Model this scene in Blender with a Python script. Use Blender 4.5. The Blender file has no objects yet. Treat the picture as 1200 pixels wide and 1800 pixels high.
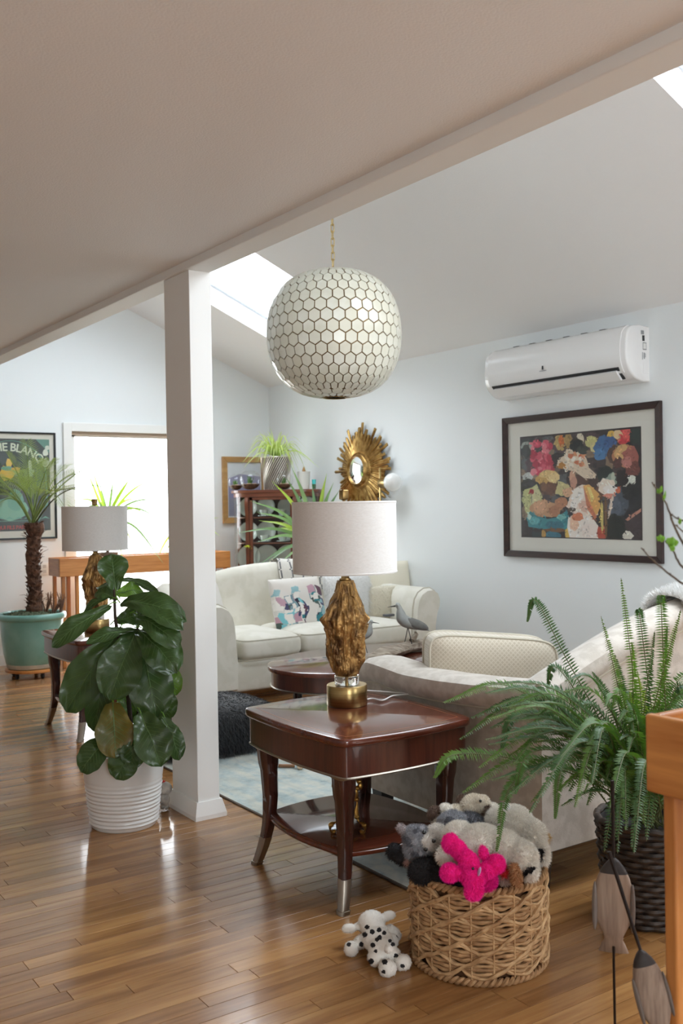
import bpy, bmesh, math, random
from mathutils import Vector, Matrix, noise
import numpy as np
random.seed(7)
scene = bpy.context.scene
col = scene.collection
PI = math.pi
# ------------------------------------------------------------------ camera
F_PX = 1750.0; CAM_H = 1.35
YAW = math.radians(34.4); PITCH = math.radians(-0.5); ROLL = math.radians(0.93)
_f0 = Vector((math.sin(YAW), math.cos(YAW), 0)); _r0 = Vector((math.cos(YAW), -math.sin(YAW), 0))
FWD = _f0*math.cos(PITCH) + Vector((0,0,1))*math.sin(PITCH)
_u1 = _r0.cross(FWD)
RT = _r0*math.cos(ROLL) - _u1*math.sin(ROLL)
UP = _u1*math.cos(ROLL) + _r0*math.sin(ROLL)
CAM = Vector((0, 0, CAM_H))
cd = bpy.data.cameras.new('camera'); cam = bpy.data.objects.new('camera', cd); col.objects.link(cam)
cd.sensor_fit = 'VERTICAL'; cd.sensor_height = 36.0; cd.lens = F_PX/1800*36.0
cd.clip_start = 0.05; cd.clip_end = 200
cam.matrix_world = Matrix(((RT.x, UP.x, -FWD.x, CAM.x), (RT.y, UP.y, -FWD.y, CAM.y), (RT.z, UP.z, -FWD.z, CAM.z), (0,0,0,1)))
cd.dof.use_dof = True; cd.dof.focus_distance = 3.6; cd.dof.aperture_fstop = 5.6
scene.camera = cam
# ------------------------------------------------------------------ world, exposure
w = bpy.data.worlds.new('sky'); scene.world = w; w.use_nodes = True
bg = w.node_tree.nodes['Background']; bg.inputs[0].default_value = (0.915, 0.962, 1.0, 1); bg.inputs[1].default_value = 12.4
scene.view_settings.view_transform = 'Standard'; scene.view_settings.look = 'None'
scene.view_settings.gamma = 1.0; scene.view_settings.use_curve_mapping = False
scene.view_settings.exposure = 0.0
try:
    cy = scene.cycles
    cy.max_bounces = 12; cy.diffuse_bounces = 6; cy.glossy_bounces = 5; cy.transmission_bounces = 8; cy.transparent_max_bounces = 16
    cy.caustics_reflective = False; cy.caustics_refractive = False; cy.use_denoising = True
    cy.sample_clamp_indirect = 8
except Exception: pass
# ------------------------------------------------------------------ room measures
XW, YW, ZW = 5.10, 8.72, 2.53           # right wall, window wall, height of right wall
SL = 0.437                               # slope of the right ceiling
BX0, BX1, BZ = 1.872, 1.992, 2.36        # beam
XL, YB = -2.6, -2.6                      # unseen left and back walls
ZL = 2.395                               # low ceiling over the camera
SKY = [(6.33, 7.60, 3.0, 4.52), (0.8, 2.81, 2.9, 4.52)]   # skylights: y0, y1, x0, x1
DOOR = (3.05, 4.12, 2.035)               # glazed door x0, x1, top
LWIN = []      # windows in the unseen left wall: y0, y1, z0, z1
FILL_WIN = [(-0.8, 0.7, 0.8, 2.1), (2.7, 4.2, 0.7, 2.1)]           # openings added to the unseen back wall as fill light: x0, x1, z0, z1
def zc(x): return ZW + (XW - x)*SL
def portal(name, loc, sx, sy, rot):
    l = bpy.data.lights.new(name, 'AREA'); l.shape = 'RECTANGLE'; l.size = sx; l.size_y = sy; l.cycles.is_portal = True
    o = bpy.data.objects.new(name, l); col.objects.link(o); o.location = loc; o.rotation_euler = rot
    return o
# window openings guide the sky light into the room (portals add no light of their own)
portal('sky_guide', ((DOOR[0]+DOOR[1])/2, YW+0.12, 1.02), DOOR[1]-DOOR[0], 2.0, (-PI/2, 0, 0))
for (y0, y1, x0, x1) in SKY:
    xm = (x0+x1)/2; a = math.atan(SL)
    portal('sky_guide', (xm+0.26*math.sin(a), (y0+y1)/2, zc(xm)+0.26*math.cos(a)), (x1-x0)/math.cos(a), y1-y0, (0, a, 0))
for (y0, y1, z0, z1) in LWIN:
    portal('sky_guide', (XL-0.1, (y0+y1)/2, (z0+z1)/2), z1-z0, y1-y0, (0, -PI/2, 0))
for (x0, x1, z0, z1) in FILL_WIN:
    portal('sky_guide', ((x0+x1)/2, YB-0.1, (z0+z1)/2), x1-x0, z1-z0, (PI/2, 0, 0))
# ------------------------------------------------------------------ helpers
def ray(u, v): return FWD*F_PX + RT*(u-600) - UP*(v-900)
def at_z(u, v, z=0.0):
    d = ray(u, v); return CAM + d*((z-CAM_H)/d.z)
def at_x(u, v, x):
    d = ray(u, v); return CAM + d*(x/d.x)
def at_y(u, v, y):
    d = ray(u, v); return CAM + d*(y/d.y)
def at_d(u, v, dep):
    return CAM + ray(u, v)*(dep/F_PX)
def proj(p):
    q = Vector(p)-CAM; z = q.dot(FWD)
    return (600+F_PX*q.dot(RT)/z, 900-F_PX*q.dot(UP)/z, z)
def lin(c): return c/12.92 if c <= 0.04045 else ((c+0.055)/1.055)**2.4
def S(r, g, b): return (lin(r/255), lin(g/255), lin(b/255), 1.0)

class MB:
    """collects geometry for one mesh"""
    def __init__(s): s.v = []; s.f = []; s.m = []; s.c = None
    def add(s, vs, fs, mi=0):
        b = len(s.v); s.v.extend([tuple(p) for p in vs]); s.f.extend([tuple(i+b for i in f) for f in fs]); s.m.extend([mi]*len(fs)); return s
    def box(s, x0, x1, y0, y1, z0, z1, mi=0):
        vs = [(x0,y0,z0),(x1,y0,z0),(x1,y1,z0),(x0,y1,z0),(x0,y0,z1),(x1,y0,z1),(x1,y1,z1),(x0,y1,z1)]
        return s.add(vs, [(0,3,2,1),(4,5,6,7),(0,1,5,4),(1,2,6,5),(2,3,7,6),(3,0,4,7)], mi)
    def quadbox(s, a, b, c, d, off, mi=0):
        """slab: quad a b c d extruded by vector off"""
        q = [Vector(a), Vector(b), Vector(c), Vector(d)]; o = Vector(off)
        return s.add(q+[p+o for p in q], [(0,3,2,1),(4,5,6,7),(0,1,5,4),(1,2,6,5),(2,3,7,6),(3,0,4,7)], mi)
    def lathe(s, prof, n=32, c=(0,0,0), mi=0, M=None):
        vs = []; fs = []; k = len(prof)
        for i in range(n):
            a = 2*PI*i/n
            for (r, z) in prof: vs.append(Vector((r*math.cos(a), r*math.sin(a), z)))
        for i in range(n):
            j = (i+1) % n
            for q in range(k-1):
                if prof[q][0] < 1e-6 and prof[q+1][0] < 1e-6: continue
                if prof[q][0] < 1e-6: fs.append((i*k+q, j*k+q+1, i*k+q+1))
                elif prof[q+1][0] < 1e-6: fs.append((i*k+q, j*k+q, i*k+q+1))
                else: fs.append((i*k+q, j*k+q, j*k+q+1, i*k+q+1))
        if M is not None: vs = [M @ p for p in vs]
        return s.add([p+Vector(c) for p in vs], fs, mi)
    def tube(s, pts, rad, n=8, cap=True, mi=0, flat=1.0, up=None, twist=0.0, closed=False):
        pts = [Vector(p) for p in pts]; k = len(pts)
        if not hasattr(rad, '__len__'): rad = [rad]*k
        tang = []
        for i in range(k):
            if closed: t = pts[(i+1) % k]-pts[i-1]
            else: t = pts[min(i+1,k-1)]-pts[max(i-1,0)]
            tang.append(t.normalized() if t.length > 1e-9 else Vector((0,0,1)))
        u = Vector(up) if up is not None else (Vector((0,0,1)) if abs(tang[0].z) < 0.9 else Vector((1,0,0)))
        vs = []; nrm = None
        for i in range(k):
            t = tang[i]
            if nrm is None or up is not None: nrm = (u - t*u.dot(t))
            else: nrm = (nrm - t*nrm.dot(t))
            if nrm.length < 1e-6: nrm = t.orthogonal()
            nrm.normalize(); bi = t.cross(nrm)
            for j in range(n):
                a = 2*PI*j/n + twist*i
                vs.append(pts[i] + (bi*math.cos(a) + nrm*math.sin(a)*flat)*rad[i])
        fs = []
        for i in range(k if closed else k-1):
            i2 = (i+1) % k
            for j in range(n):
                j2 = (j+1) % n
                fs.append((i*n+j, i*n+j2, i2*n+j2, i2*n+j))
        if cap and not closed:
            fs.append(tuple(range(n-1, -1, -1))); fs.append(tuple((k-1)*n+j for j in range(n)))
        return s.add(vs, fs, mi)
    def prism(s, out, z0, z1, mi=0, M=None):
        n = len(out); vs = [Vector((x,y,z0)) for x,y in out]+[Vector((x,y,z1)) for x,y in out]
        if M is not None: vs = [M @ p for p in vs]
        fs = [tuple(range(n-1,-1,-1)), tuple(range(n, 2*n))]+[(i,(i+1)%n,n+(i+1)%n,n+i) for i in range(n)]
        return s.add(vs, fs, mi)
    def loft(s, rings, cap=True, closed=True, mi=0):
        n = len(rings[0]); vs = [p for r in rings for p in r]; fs = []
        for i in range(len(rings)-1):
            for j in range(n if closed else n-1):
                j2 = (j+1) % n; fs.append((i*n+j, i*n+j2, (i+1)*n+j2, (i+1)*n+j))
        if cap and closed:
            last = (len(rings)-1)*n
            if n <= 10: fs.append(tuple(range(n-1,-1,-1))); fs.append(tuple(last+j for j in range(n)))
            else:
                vs = list(vs); c0 = sum((Vector(p) for p in rings[0]), Vector())/n; c1 = sum((Vector(p) for p in rings[-1]), Vector())/n
                vs += [c0, c1]; b = len(vs)-2
                for j in range(n): fs.append((b, (j+1) % n, j)); fs.append((b+1, last+j, last+(j+1) % n))
        return s.add(vs, fs, mi)
    def grid(s, fn, nu, nv, mi=0, cu=False, cv=False):
        vs = [fn(i/(nu if cu else nu-1), j/(nv if cv else nv-1)) for i in range(nu) for j in range(nv)]; fs = []
        for i in range(nu if cu else nu-1):
            for j in range(nv if cv else nv-1):
                i2 = (i+1) % nu; j2 = (j+1) % nv; fs.append((i*nv+j, i2*nv+j, i2*nv+j2, i*nv+j2))
        return s.add(vs, fs, mi)
    def ell(s, c, r, M=None, nu=20, nv=12, mi=0, e=1.0):
        c = Vector(c); R = M if M is not None else Matrix.Identity(3)
        def sp(x): return math.copysign(abs(x)**e, x)
        vs = []; fs = []
        for j in range(nv+1):
            b = -PI/2+PI*j/nv
            for i in range(nu):
                a = 2*PI*i/nu
                vs.append(c + R @ Vector((r[0]*sp(math.cos(b))*sp(math.cos(a)), r[1]*sp(math.cos(b))*sp(math.sin(a)), r[2]*sp(math.sin(b)))))
        for j in range(nv):
            for i in range(nu):
                i2 = (i+1) % nu; fs.append((j*nu+i, j*nu+i2, (j+1)*nu+i2, (j+1)*nu+i))
        return s.add(vs, fs, mi)
    def build(s, name, mat, parent=None, smooth=True, bevel=0.0, seg=2, world=False, angle=35, weld=False):
        me = bpy.data.meshes.new(name); me.from_pydata(s.v, [], s.f)
        mats = mat if isinstance(mat, (list, tuple)) else [mat]
        for m in mats: me.materials.append(m)
        if len(mats) > 1: me.polygons.foreach_set('material_index', s.m)
        if bevel or weld:
            bm = bmesh.new(); bm.from_mesh(me)
            bmesh.ops.remove_doubles(bm, verts=bm.verts, dist=1e-5)
            if bevel:
                es = [e for e in bm.edges if len(e.link_faces) == 2 and e.calc_face_angle(0) > math.radians(angle)]
                bmesh.ops.bevel(bm, geom=es, offset=bevel, segments=seg, profile=0.5, affect='EDGES', clamp_overlap=True)
            bm.to_mesh(me); bm.free()
        if smooth:
            me.polygons.foreach_set('use_smooth', [True]*len(me.polygons))
            try: me.set_sharp_from_angle(angle=math.radians(45))
            except Exception: pass
        me.update()
        o = bpy.data.objects.new(name, me); col.objects.link(o)
        if parent is not None:
            o.parent = parent
            if world: o.matrix_parent_inverse = wmat(parent).inverted()
        return o
def wmat(o):
    m = Matrix.Translation(o.location) @ o.rotation_euler.to_matrix().to_4x4()
    return (wmat(o.parent) @ o.matrix_parent_inverse @ m) if o.parent else m
LABELS = {}
def tag(o, label, cat, group=None, kind=None):
    o['label'] = label; o['category'] = cat
    if group: o['group'] = group
    if kind: o['kind'] = kind
    return o
def empty(name, loc, label, cat, rz=0.0, group=None):
    o = bpy.data.objects.new(name, None); col.objects.link(o); o.empty_display_size = 0.1
    o.location = loc; o.rotation_euler = (0, 0, rz); return tag(o, label, cat, group)
def struct(o, label=None):
    o['kind'] = 'structure'
    if label: o['label'] = label
    return o
def children(o): return [c for c in bpy.data.objects if c.parent == o]
def copy_tree(o, parent=None):
    kids = KIDS[o.name] if o.name in KIDS else children(o)
    c = o.copy(); col.objects.link(c)
    if parent is not None: c.parent = parent
    for k in kids: copy_tree(k, c)
    return c
KIDS = {}
def rotz(a): return Matrix.Rotation(a, 3, 'Z')
def rotm(ax, a): return Matrix.Rotation(a, 3, ax)
def frame_to(d, up=(0,0,1)):
    """3x3 with z axis along d"""
    z = Vector(d).normalized(); u = Vector(up)
    x = u.cross(z)
    if x.length < 1e-4: x = Vector((1,0,0)).cross(z)
    x.normalize(); y = z.cross(x)
    return Matrix((x, y, z)).transposed()
def smoothpath(pts, n):
    """Catmull-Rom through pts"""
    P = [Vector(p) for p in pts]; out = []
    P = [P[0]*2-P[1]] + P + [P[-1]*2-P[-2]]
    segs = len(P)-3
    for i in range(n):
        x = i/(n-1)*segs; k = min(int(x), segs-1); t = x-k
        a, b, c, d = P[k:k+4]
        out.append(0.5*((2*b)+(c-a)*t+(2*a-5*b+4*c-d)*t*t+(3*b-a-3*c+d)*t**3))
    return out
def lerp(a, b, t): return a+(b-a)*t
def interp(xs, ys, x): return float(np.interp(x, xs, ys))
# ------------------------------------------------------------------ materials
MATS = {}
def mat(name, c, rough=0.5, metal=0.0, c2=None, nscale=8.0, ndetail=4.0, contrast=(0.35,0.65), stretch=None, bump=0.0, bscale=None, spec=0.5, coat=0.0, sheen=0.0, trans=0.0, ior=1.45, coord='Object', randhue=0.0, bstretch=None, emit=None, sss=0.0, rand_c2=None):
    if name in MATS: return MATS[name]
    m = bpy.data.materials.new(name); m.use_nodes = True; nt = m.node_tree; N = nt.nodes; L = nt.links
    p = N['Principled BSDF']; p.inputs['Base Color'].default_value = c; p.inputs['Roughness'].default_value = rough
    p.inputs['Metallic'].default_value = metal; p.inputs['Specular IOR Level'].default_value = spec; p.inputs['IOR'].default_value = ior
    if coat: p.inputs['Coat Weight'].default_value = coat; p.inputs['Coat Roughness'].default_value = 0.072
    if sheen: p.inputs['Sheen Weight'].default_value = sheen
    if trans: p.inputs['Transmission Weight'].default_value = trans
    if sss: p.inputs['Subsurface Weight'].default_value = sss; p.inputs['Subsurface Radius'].default_value = (0.02,0.02,0.02)
    if emit: p.inputs['Emission Color'].default_value = emit[0]; p.inputs['Emission Strength'].default_value = emit[1]
    tc = None; src = None
    def coords(st):
        t = N.new('ShaderNodeTexCoord'); mp = N.new('ShaderNodeMapping'); L.new(t.outputs[coord], mp.inputs[0])
        if st: mp.inputs['Scale'].default_value = st
        return mp.outputs[0]
    if c2 is not None:
        nz = N.new('ShaderNodeTexNoise'); nz.inputs['Scale'].default_value = nscale; nz.inputs['Detail'].default_value = ndetail
        L.new(coords(stretch), nz.inputs[0])
        rp = N.new('ShaderNodeValToRGB'); rp.color_ramp.elements[0].position = contrast[0]; rp.color_ramp.elements[1].position = contrast[1]
        rp.color_ramp.elements[0].color = c; rp.color_ramp.elements[1].color = c2
        L.new(nz.outputs[0], rp.inputs[0]); src = rp.outputs[0]
    if rand_c2 is not None:
        oi = N.new('ShaderNodeObjectInfo'); mx = N.new('ShaderNodeMix'); mx.data_type = 'RGBA'
        if src: L.new(src, mx.inputs[6])
        else: mx.inputs[6].default_value = c
        mx.inputs[7].default_value = rand_c2; L.new(oi.outputs['Random'], mx.inputs[0]); src = mx.outputs[2]
    if src: L.new(src, p.inputs['Base Color'])
    if bump:
        nb = N.new('ShaderNodeTexNoise'); nb.inputs['Scale'].default_value = bscale or nscale; nb.inputs['Detail'].default_value = 5
        L.new(coords(bstretch or stretch), nb.inputs[0])
        b = N.new('ShaderNodeBump'); b.inputs['Strength'].default_value = bump; b.inputs['Distance'].default_value = 0.01
        L.new(nb.outputs[0], b.inputs['Height']); L.new(b.outputs[0], p.inputs['Normal'])
    MATS[name] = m; return m
def wood(name, c, c2, rough=0.3, axis='X', scale=1.0, coat=0.3, bump=0.05, rand=None, dark=None):
    """long grain wood, fibres along the object's axis"""
    if name in MATS: return MATS[name]
    m = bpy.data.materials.new(name); m.use_nodes = True; nt = m.node_tree; N = nt.nodes; L = nt.links
    p = N['Principled BSDF']; p.inputs['Roughness'].default_value = rough
    p.inputs['Coat Weight'].default_value = coat; p.inputs['Coat Roughness'].default_value = 0.07
    t = N.new('ShaderNodeTexCoord'); mp = N.new('ShaderNodeMapping')
    st = {'X':(1.2,14,14),'Y':(14,1.2,14),'Z':(14,14,1.2)}[axis]
    mp.inputs['Scale'].default_value = tuple(q*scale for q in st); L.new(t.outputs['Object'], mp.inputs[0])
    vec = mp.outputs[0]; rnd = None
    if rand is not None:
        oi = N.new('ShaderNodeObjectInfo'); ge = N.new('ShaderNodeNewGeometry'); ad = N.new('ShaderNodeMath'); ad.operation = 'ADD'
        L.new(oi.outputs['Random'], ad.inputs[0]); L.new(ge.outputs['Random Per Island'], ad.inputs[1])
        fr = N.new('ShaderNodeMath'); fr.operation = 'FRACT'; L.new(ad.outputs[0], fr.inputs[0]); rnd = fr.outputs[0]
        ml = N.new('ShaderNodeMath'); ml.operation = 'MULTIPLY'; ml.inputs[1].default_value = 61.0; L.new(rnd, ml.inputs[0])
        cb = N.new('ShaderNodeCombineXYZ'); L.new(ml.outputs[0], cb.inputs[0]); L.new(ml.outputs[0], cb.inputs[1]); L.new(ml.outputs[0], cb.inputs[2])
        va = N.new('ShaderNodeVectorMath'); va.operation = 'ADD'; L.new(vec, va.inputs[0]); L.new(cb.outputs[0], va.inputs[1]); vec = va.outputs[0]
    nz = N.new('ShaderNodeTexNoise'); nz.inputs['Scale'].default_value = 1.0; nz.inputs['Detail'].default_value = 6; nz.inputs['Distortion'].default_value = 0.6
    L.new(vec, nz.inputs[0])
    n2 = N.new('ShaderNodeTexNoise'); n2.inputs['Scale'].default_value = 5.0; n2.inputs['Detail'].default_value = 3; L.new(vec, n2.inputs[0])
    mxn = N.new('ShaderNodeMath'); mxn.operation = 'MULTIPLY_ADD'; mxn.inputs[1].default_value = 0.35; L.new(n2.outputs[0], mxn.inputs[0]); 
    sc_ = N.new('ShaderNodeMath'); sc_.operation = 'MULTIPLY'; sc_.inputs[1].default_value = 0.65; L.new(nz.outputs[0], sc_.inputs[0]); L.new(sc_.outputs[0], mxn.inputs[2])
    rp = N.new('ShaderNodeValToRGB'); rp.color_ramp.elements[0].position = 0.36; rp.color_ramp.elements[1].position = 0.62
    rp.color_ramp.elements[0].color = c2; rp.color_ramp.elements[1].color = c
    L.new(mxn.outputs[0], rp.inputs[0]); out = rp.outputs[0]
    if rand is not None:
        mx = N.new('ShaderNodeMix'); mx.data_type = 'RGBA'; mx.blend_type = 'MULTIPLY'; mx.inputs[0].default_value = 1.0
        r2 = N.new('ShaderNodeValToRGB'); els = r2.color_ramp.elements
        els[0].position = 0; els[0].color = rand[0]; els[1].position = 1.0; els[1].color = rand[-1]
        for i, cc in enumerate(rand[1:-1]):
            e = els.new((i+1)/(len(rand)-1)); e.color = cc
        L.new(rnd, r2.inputs[0]); L.new(out, mx.inputs[6]); L.new(r2.outputs[0], mx.inputs[7]); out = mx.outputs[2]
    L.new(out, p.inputs['Base Color'])
    if bump:
        b = N.new('ShaderNodeBump'); b.inputs['Strength'].default_value = bump; b.inputs['Distance'].default_value = 0.004
        L.new(mxn.outputs[0], b.inputs['Height']); L.new(b.outputs[0], p.inputs['Normal'])
    MATS[name] = m; return m
def thinglass(name, tint=(1,1,1,1), refl=0.08, rough=0.02):
    if name in MATS: return MATS[name]
    m = bpy.data.materials.new(name); m.use_nodes = True; nt = m.node_tree; N = nt.nodes; L = nt.links
    N.remove(N['Principled BSDF']); out = N['Material Output']
    tr = N.new('ShaderNodeBsdfTransparent'); tr.inputs[0].default_value = tint
    gl = N.new('ShaderNodeBsdfGlossy'); gl.inputs['Roughness'].default_value = rough
    fr = N.new('ShaderNodeLayerWeight'); pw = N.new('ShaderNodeMath'); pw.operation = 'POWER'; pw.inputs[1].default_value = 4.0; L.new(fr.outputs['Facing'], pw.inputs[0])
    mu = N.new('ShaderNodeMath'); mu.operation = 'MULTIPLY_ADD'; mu.inputs[1].default_value = 0.6; mu.inputs[2].default_value = refl*0.4; L.new(pw.outputs[0], mu.inputs[0])
    mx = N.new('ShaderNodeMixShader'); L.new(mu.outputs[0], mx.inputs[0]); L.new(tr.outputs[0], mx.inputs[1]); L.new(gl.outputs[0], mx.inputs[2]); L.new(mx.outputs[0], out.inputs[0])
    MATS[name] = m; return m
def vcol(name, rough=0.6, coat=0.0, bump=0.0, bscale=60):
    """material that shows the mesh's colour attribute 'paint'"""
    if name in MATS: return MATS[name]
    m = bpy.data.materials.new(name); m.use_nodes = True; nt = m.node_tree; N = nt.nodes; L = nt.links
    p = N['Principled BSDF']; p.inputs['Roughness'].default_value = rough; p.inputs['Coat Weight'].default_value = coat
    a = N.new('ShaderNodeVertexColor'); a.layer_name = 'paint'; L.new(a.outputs[0], p.inputs['Base Color'])
    if bump:
        nb = N.new('ShaderNodeTexNoise'); nb.inputs['Scale'].default_value = bscale; t = N.new('ShaderNodeTexCoord'); L.new(t.outputs['Object'], nb.inputs[0])
        b = N.new('ShaderNodeBump'); b.inputs['Strength'].default_value = bump; b.inputs['Distance'].default_value = 0.004; L.new(nb.outputs[0], b.inputs['Height']); L.new(b.outputs[0], p.inputs['Normal'])
    MATS[name] = m; return m
def paint_faces(o, cols):
    """per-face colours -> corner colour attribute"""
    me = o.data; a = me.color_attributes.new('paint', 'FLOAT_COLOR', 'CORNER'); buf = []
    for p, c in zip(me.polygons, cols): buf.extend(list(c)*p.loop_total)
    a.data.foreach_set('color', buf)
WHITE = mat('white_paint', S(236,236,233), 0.55, bump=0.02, bscale=180)
WALL = mat('wall_paint', S(233,237,238), 0.6, bump=0.04, bscale=220)
CEIL = mat('ceiling_paint', S(240,240,240), 0.75, bump=0.16, bscale=160)
# ------------------------------------------------------------------ room shell
def build_room():
    T = 0.14
    # window wall with door opening; gable follows the slope
    m = MB(); y0, y1 = YW, YW+T; d0, d1, dz = DOOR
    m.box(XL-T, d0, y0, y1, -0.02, dz); m.box(d1, XW+T, y0, y1, -0.02, dz)
    m.box(XL-T, BX0, y0, y1, dz, ZL+.1)
    out = [(BX0, dz), (XW+T, dz), (XW+T, zc(XW+T)), (BX0, zc(BX0)+.1)]
    M = Matrix(((1,0,0,0),(0,0,1,0),(0,1,0,0),(0,0,0,1)))
    m.prism(out, y0, y1, M=M)
    struct(m.build('wall_window', WALL, smooth=False), 'white gable wall with glazed door behind the palm and cabinet')
    m = MB(); m.box(XW, XW+T, YB-T, YW+T, -0.02, ZW+0.05)
    struct(m.build('wall_right', WALL, smooth=False), 'white wall carrying the air conditioner, framed print and sunburst mirror')
    m = MB(); x0 = XL-T
    ys = [YB]+[q for wv in LWIN for q in wv[:2]]+[YW]
    for a, b in zip(ys[::2], ys[1::2]): m.box(x0, XL, a, b, -0.02, 2.5)
    for (a, b, z0, z1) in LWIN: m.box(x0, XL, a, b, -0.02, z0); m.box(x0, XL, a, b, z1, 2.5)
    struct(m.build('wall_left', WALL, smooth=False))
    m = MB(); xs = [XL-T]+[q for wv in FILL_WIN for q in wv[:2]]+[XW+T]
    for a, b in zip(xs[::2], xs[1::2]): m.box(a, b, YB-T, YB, -0.02, ZW+0.05)
    for (a, b, z0, z1) in FILL_WIN: m.box(a, b, YB-T, YB, -0.02, z0); m.box(a, b, YB-T, YB, z1, ZW+0.05)
    m.prism([(BX0, ZW+.05), (XW+T, ZW+.05), (XW+T, zc(XW+T)), (BX0, zc(BX0))], YB-T, YB, M=M)
    struct(m.build('wall_back', WALL, smooth=False))
    # low ceiling over the near room
    m = MB(); m.box(XL-T, BX0+0.01, YB-T, YW+T, ZL, ZL+0.12)
    struct(m.build('ceiling_low', CEIL, smooth=False), 'flat low white ceiling in front of the beam')
    # upper wall over the beam, facing the skylights
    m = MB(); m.box(BX0+0.03, BX1-0.012, YB-T, YW+T, BZ+0.10, zc(BX0)+0.12)
    struct(m.build('wall_upper', WALL, smooth=False))
    # beam
    m = MB(); m.box(BX0, BX1, YB, YW, BZ, BZ+0.16)
    struct(m.build('beam', WHITE, smooth=False, bevel=0.004), 'white boxed ceiling beam running to the window wall')
    # sloped ceiling with skylight wells
    m = MB(); a = math.atan(SL); nrm = Vector((math.sin(a), 0, math.cos(a)))
    
    def pt(x, y): return Vector((x, y, zc(x)))
    def slab(xa, xb, ya, yb): m.quadbox(pt(xa,ya), pt(xb,ya), pt(xb,yb), pt(xa,yb), nrm*0.2)
    yy = YB-T
    for (y0, y1, x0, x1) in sorted(SKY):
        slab(BX0, XW+T, yy, y0); slab(BX0, x0, y0, y1); slab(x1, XW+T, y0, y1); yy = y1
    slab(BX0, XW+T, yy, YW+T)
    struct(m.build('ceiling_sloped', CEIL, smooth=False), 'sloped white ceiling with two skylights')
    gl = thinglass('skylight_glass', (0.96,0.98,1,1))
    for k, (y0, y1, x0, x1) in enumerate(SKY):
        f = MB()
        def q(x, y, h): return pt(x, y)+nrm*h
        for (xa, xb, ya, yb) in ((x0,x0+.04,y0,y1),(x1-.04,x1,y0,y1),(x0,x1,y0,y0+.04),(x0,x1,y1-.04,y1)):
            f.quadbox(q(xa,ya,.15), q(xb,ya,.15), q(xb,yb,.15), q(xa,yb,.15), nrm*0.07)
        fo = struct(f.build('window_%d' % (k+1), mat('skylight_frame', S(225,232,238), 0.4), smooth=False), 'skylight in the sloped ceiling ' + ('behind the globe pendant' if k == 0 else 'above the framed print'))
        g = MB(); g.quadbox(q(x0,y0,.19), q(x1,y0,.19), q(x1,y1,.19), q(x0,y1,.19), nrm*0.006); g.build('pane', gl, fo, smooth=False)
    # post
    px0, px1, py0, py1 = 1.885, 1.990, 3.88, 4.135
    m = MB(); m.box(px0, px1, py0, py1, 0, BZ)
    p = struct(m.build('column', WHITE, smooth=False, bevel=0.003), 'white square post under the beam beside the fiddle leaf plant')
    m = MB(); b = 0.022; h = 0.075
    prof = [(0,0.0),(b,0.0),(b,0.018),(b*0.35,h),(0,h)]
    rings = []
    for (d, z) in prof:
        rings.append([Vector((px0-d,py0-d,z)),Vector((px1+d,py0-d,z)),Vector((px1+d,py1+d,z)),Vector((px0-d,py1+d,z))])
    m.loft(rings, cap=False); m.build('baseboard', WHITE, p, smooth=False)
    # beads of caulk and a seam block where post meets ceiling
    # door frame and glass
    m = MB(); c = 0.075
    m.box(d0-c, d0, YW-0.022, YW+0.03, 0, dz+c); m.box(d1, d1+c, YW-0.022, YW+0.03, 0, dz+c); m.box(d0, d1, YW-0.022, YW+0.03, dz, dz+c)
    dr = struct(m.build('door_1', WHITE, smooth=False, bevel=0.004), 'glazed door casing full of white daylight behind the oak plant stand')
    m = MB(); s_ = 0.05; ya, yb = YW+0.05, YW+0.09
    m.box(d0, d0+s_, ya, yb, 0.02, dz); m.box(d1-s_, d1, ya, yb, 0.02, dz); m.box(d0, d1, ya, yb, dz-0.045, dz); m.box(d0, d1, ya, yb, 0.0, 0.09)
    m.build('sash', WHITE, dr, smooth=False)
    m = MB(); m.box(d0+s_, d1-s_, YW+0.065, YW+0.071, 0.09, dz-0.045); m.build('pane', thinglass('door_glass'), dr, smooth=False)
    m = MB(); m.box(d0, d1, YW+0.02, YW+0.045, dz-0.03, dz); m.build('blind_headrail', mat('headrail', S(190,170,150), .5), dr, smooth=False)
    # unseen windows, added to let in extra sky light
    n = 3
    for (a, b, z0, z1) in LWIN:
        m = MB(); cc = 0.06
        m.box(XL-.02, XL+.02, a-cc, a, z0-cc, z1+cc); m.box(XL-.02, XL+.02, b, b+cc, z0-cc, z1+cc); m.box(XL-.02, XL+.02, a, b, z1, z1+cc); m.box(XL-.02, XL+.02, a, b, z0-cc, z0)
        m.box(XL-.06, XL-.03, (a+b)/2-.025, (a+b)/2+.025, z0, z1)
        struct(m.build('window_%d' % n, WHITE, smooth=False)); n += 1
    for (a, b, z0, z1) in FILL_WIN:
        m = MB(); cc = 0.06
        m.box(a-cc, a, YB-.02, YB+.02, z0-cc, z1+cc); m.box(b, b+cc, YB-.02, YB+.02, z0-cc, z1+cc); m.box(a, b, YB-.02, YB+.02, z1, z1+cc); m.box(a, b, YB-.02, YB+.02, z0-cc, z0)
        m.box((a+b)/2-.025, (a+b)/2+.025, YB-.06, YB-.03, z0, z1)
        struct(m.build('window_%d' % n, WHITE, smooth=False)); n += 1
    # baseboards
    m = MB(); m.box(XL, d0-c, YW-0.015, YW, 0, 0.09); m.box(d1+c, XW, YW-0.015, YW, 0, 0.09)
    struct(m.build('baseboard_window', WHITE, smooth=False))
    m = MB(); m.box(XW-0.015, XW, YB, YW-0.02, 0, 0.09); struct(m.build('baseboard_right', WHITE, smooth=False))
    # ground outside
    m = MB(); m.box(-30, 40, YW+T+0.01, 60, -0.22, -0.20)
    struct(m.build('ground', mat('outdoor_ground', S(196,192,184), 0.9, c2=S(170,168,160), nscale=0.8), smooth=False))
build_room()
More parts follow.
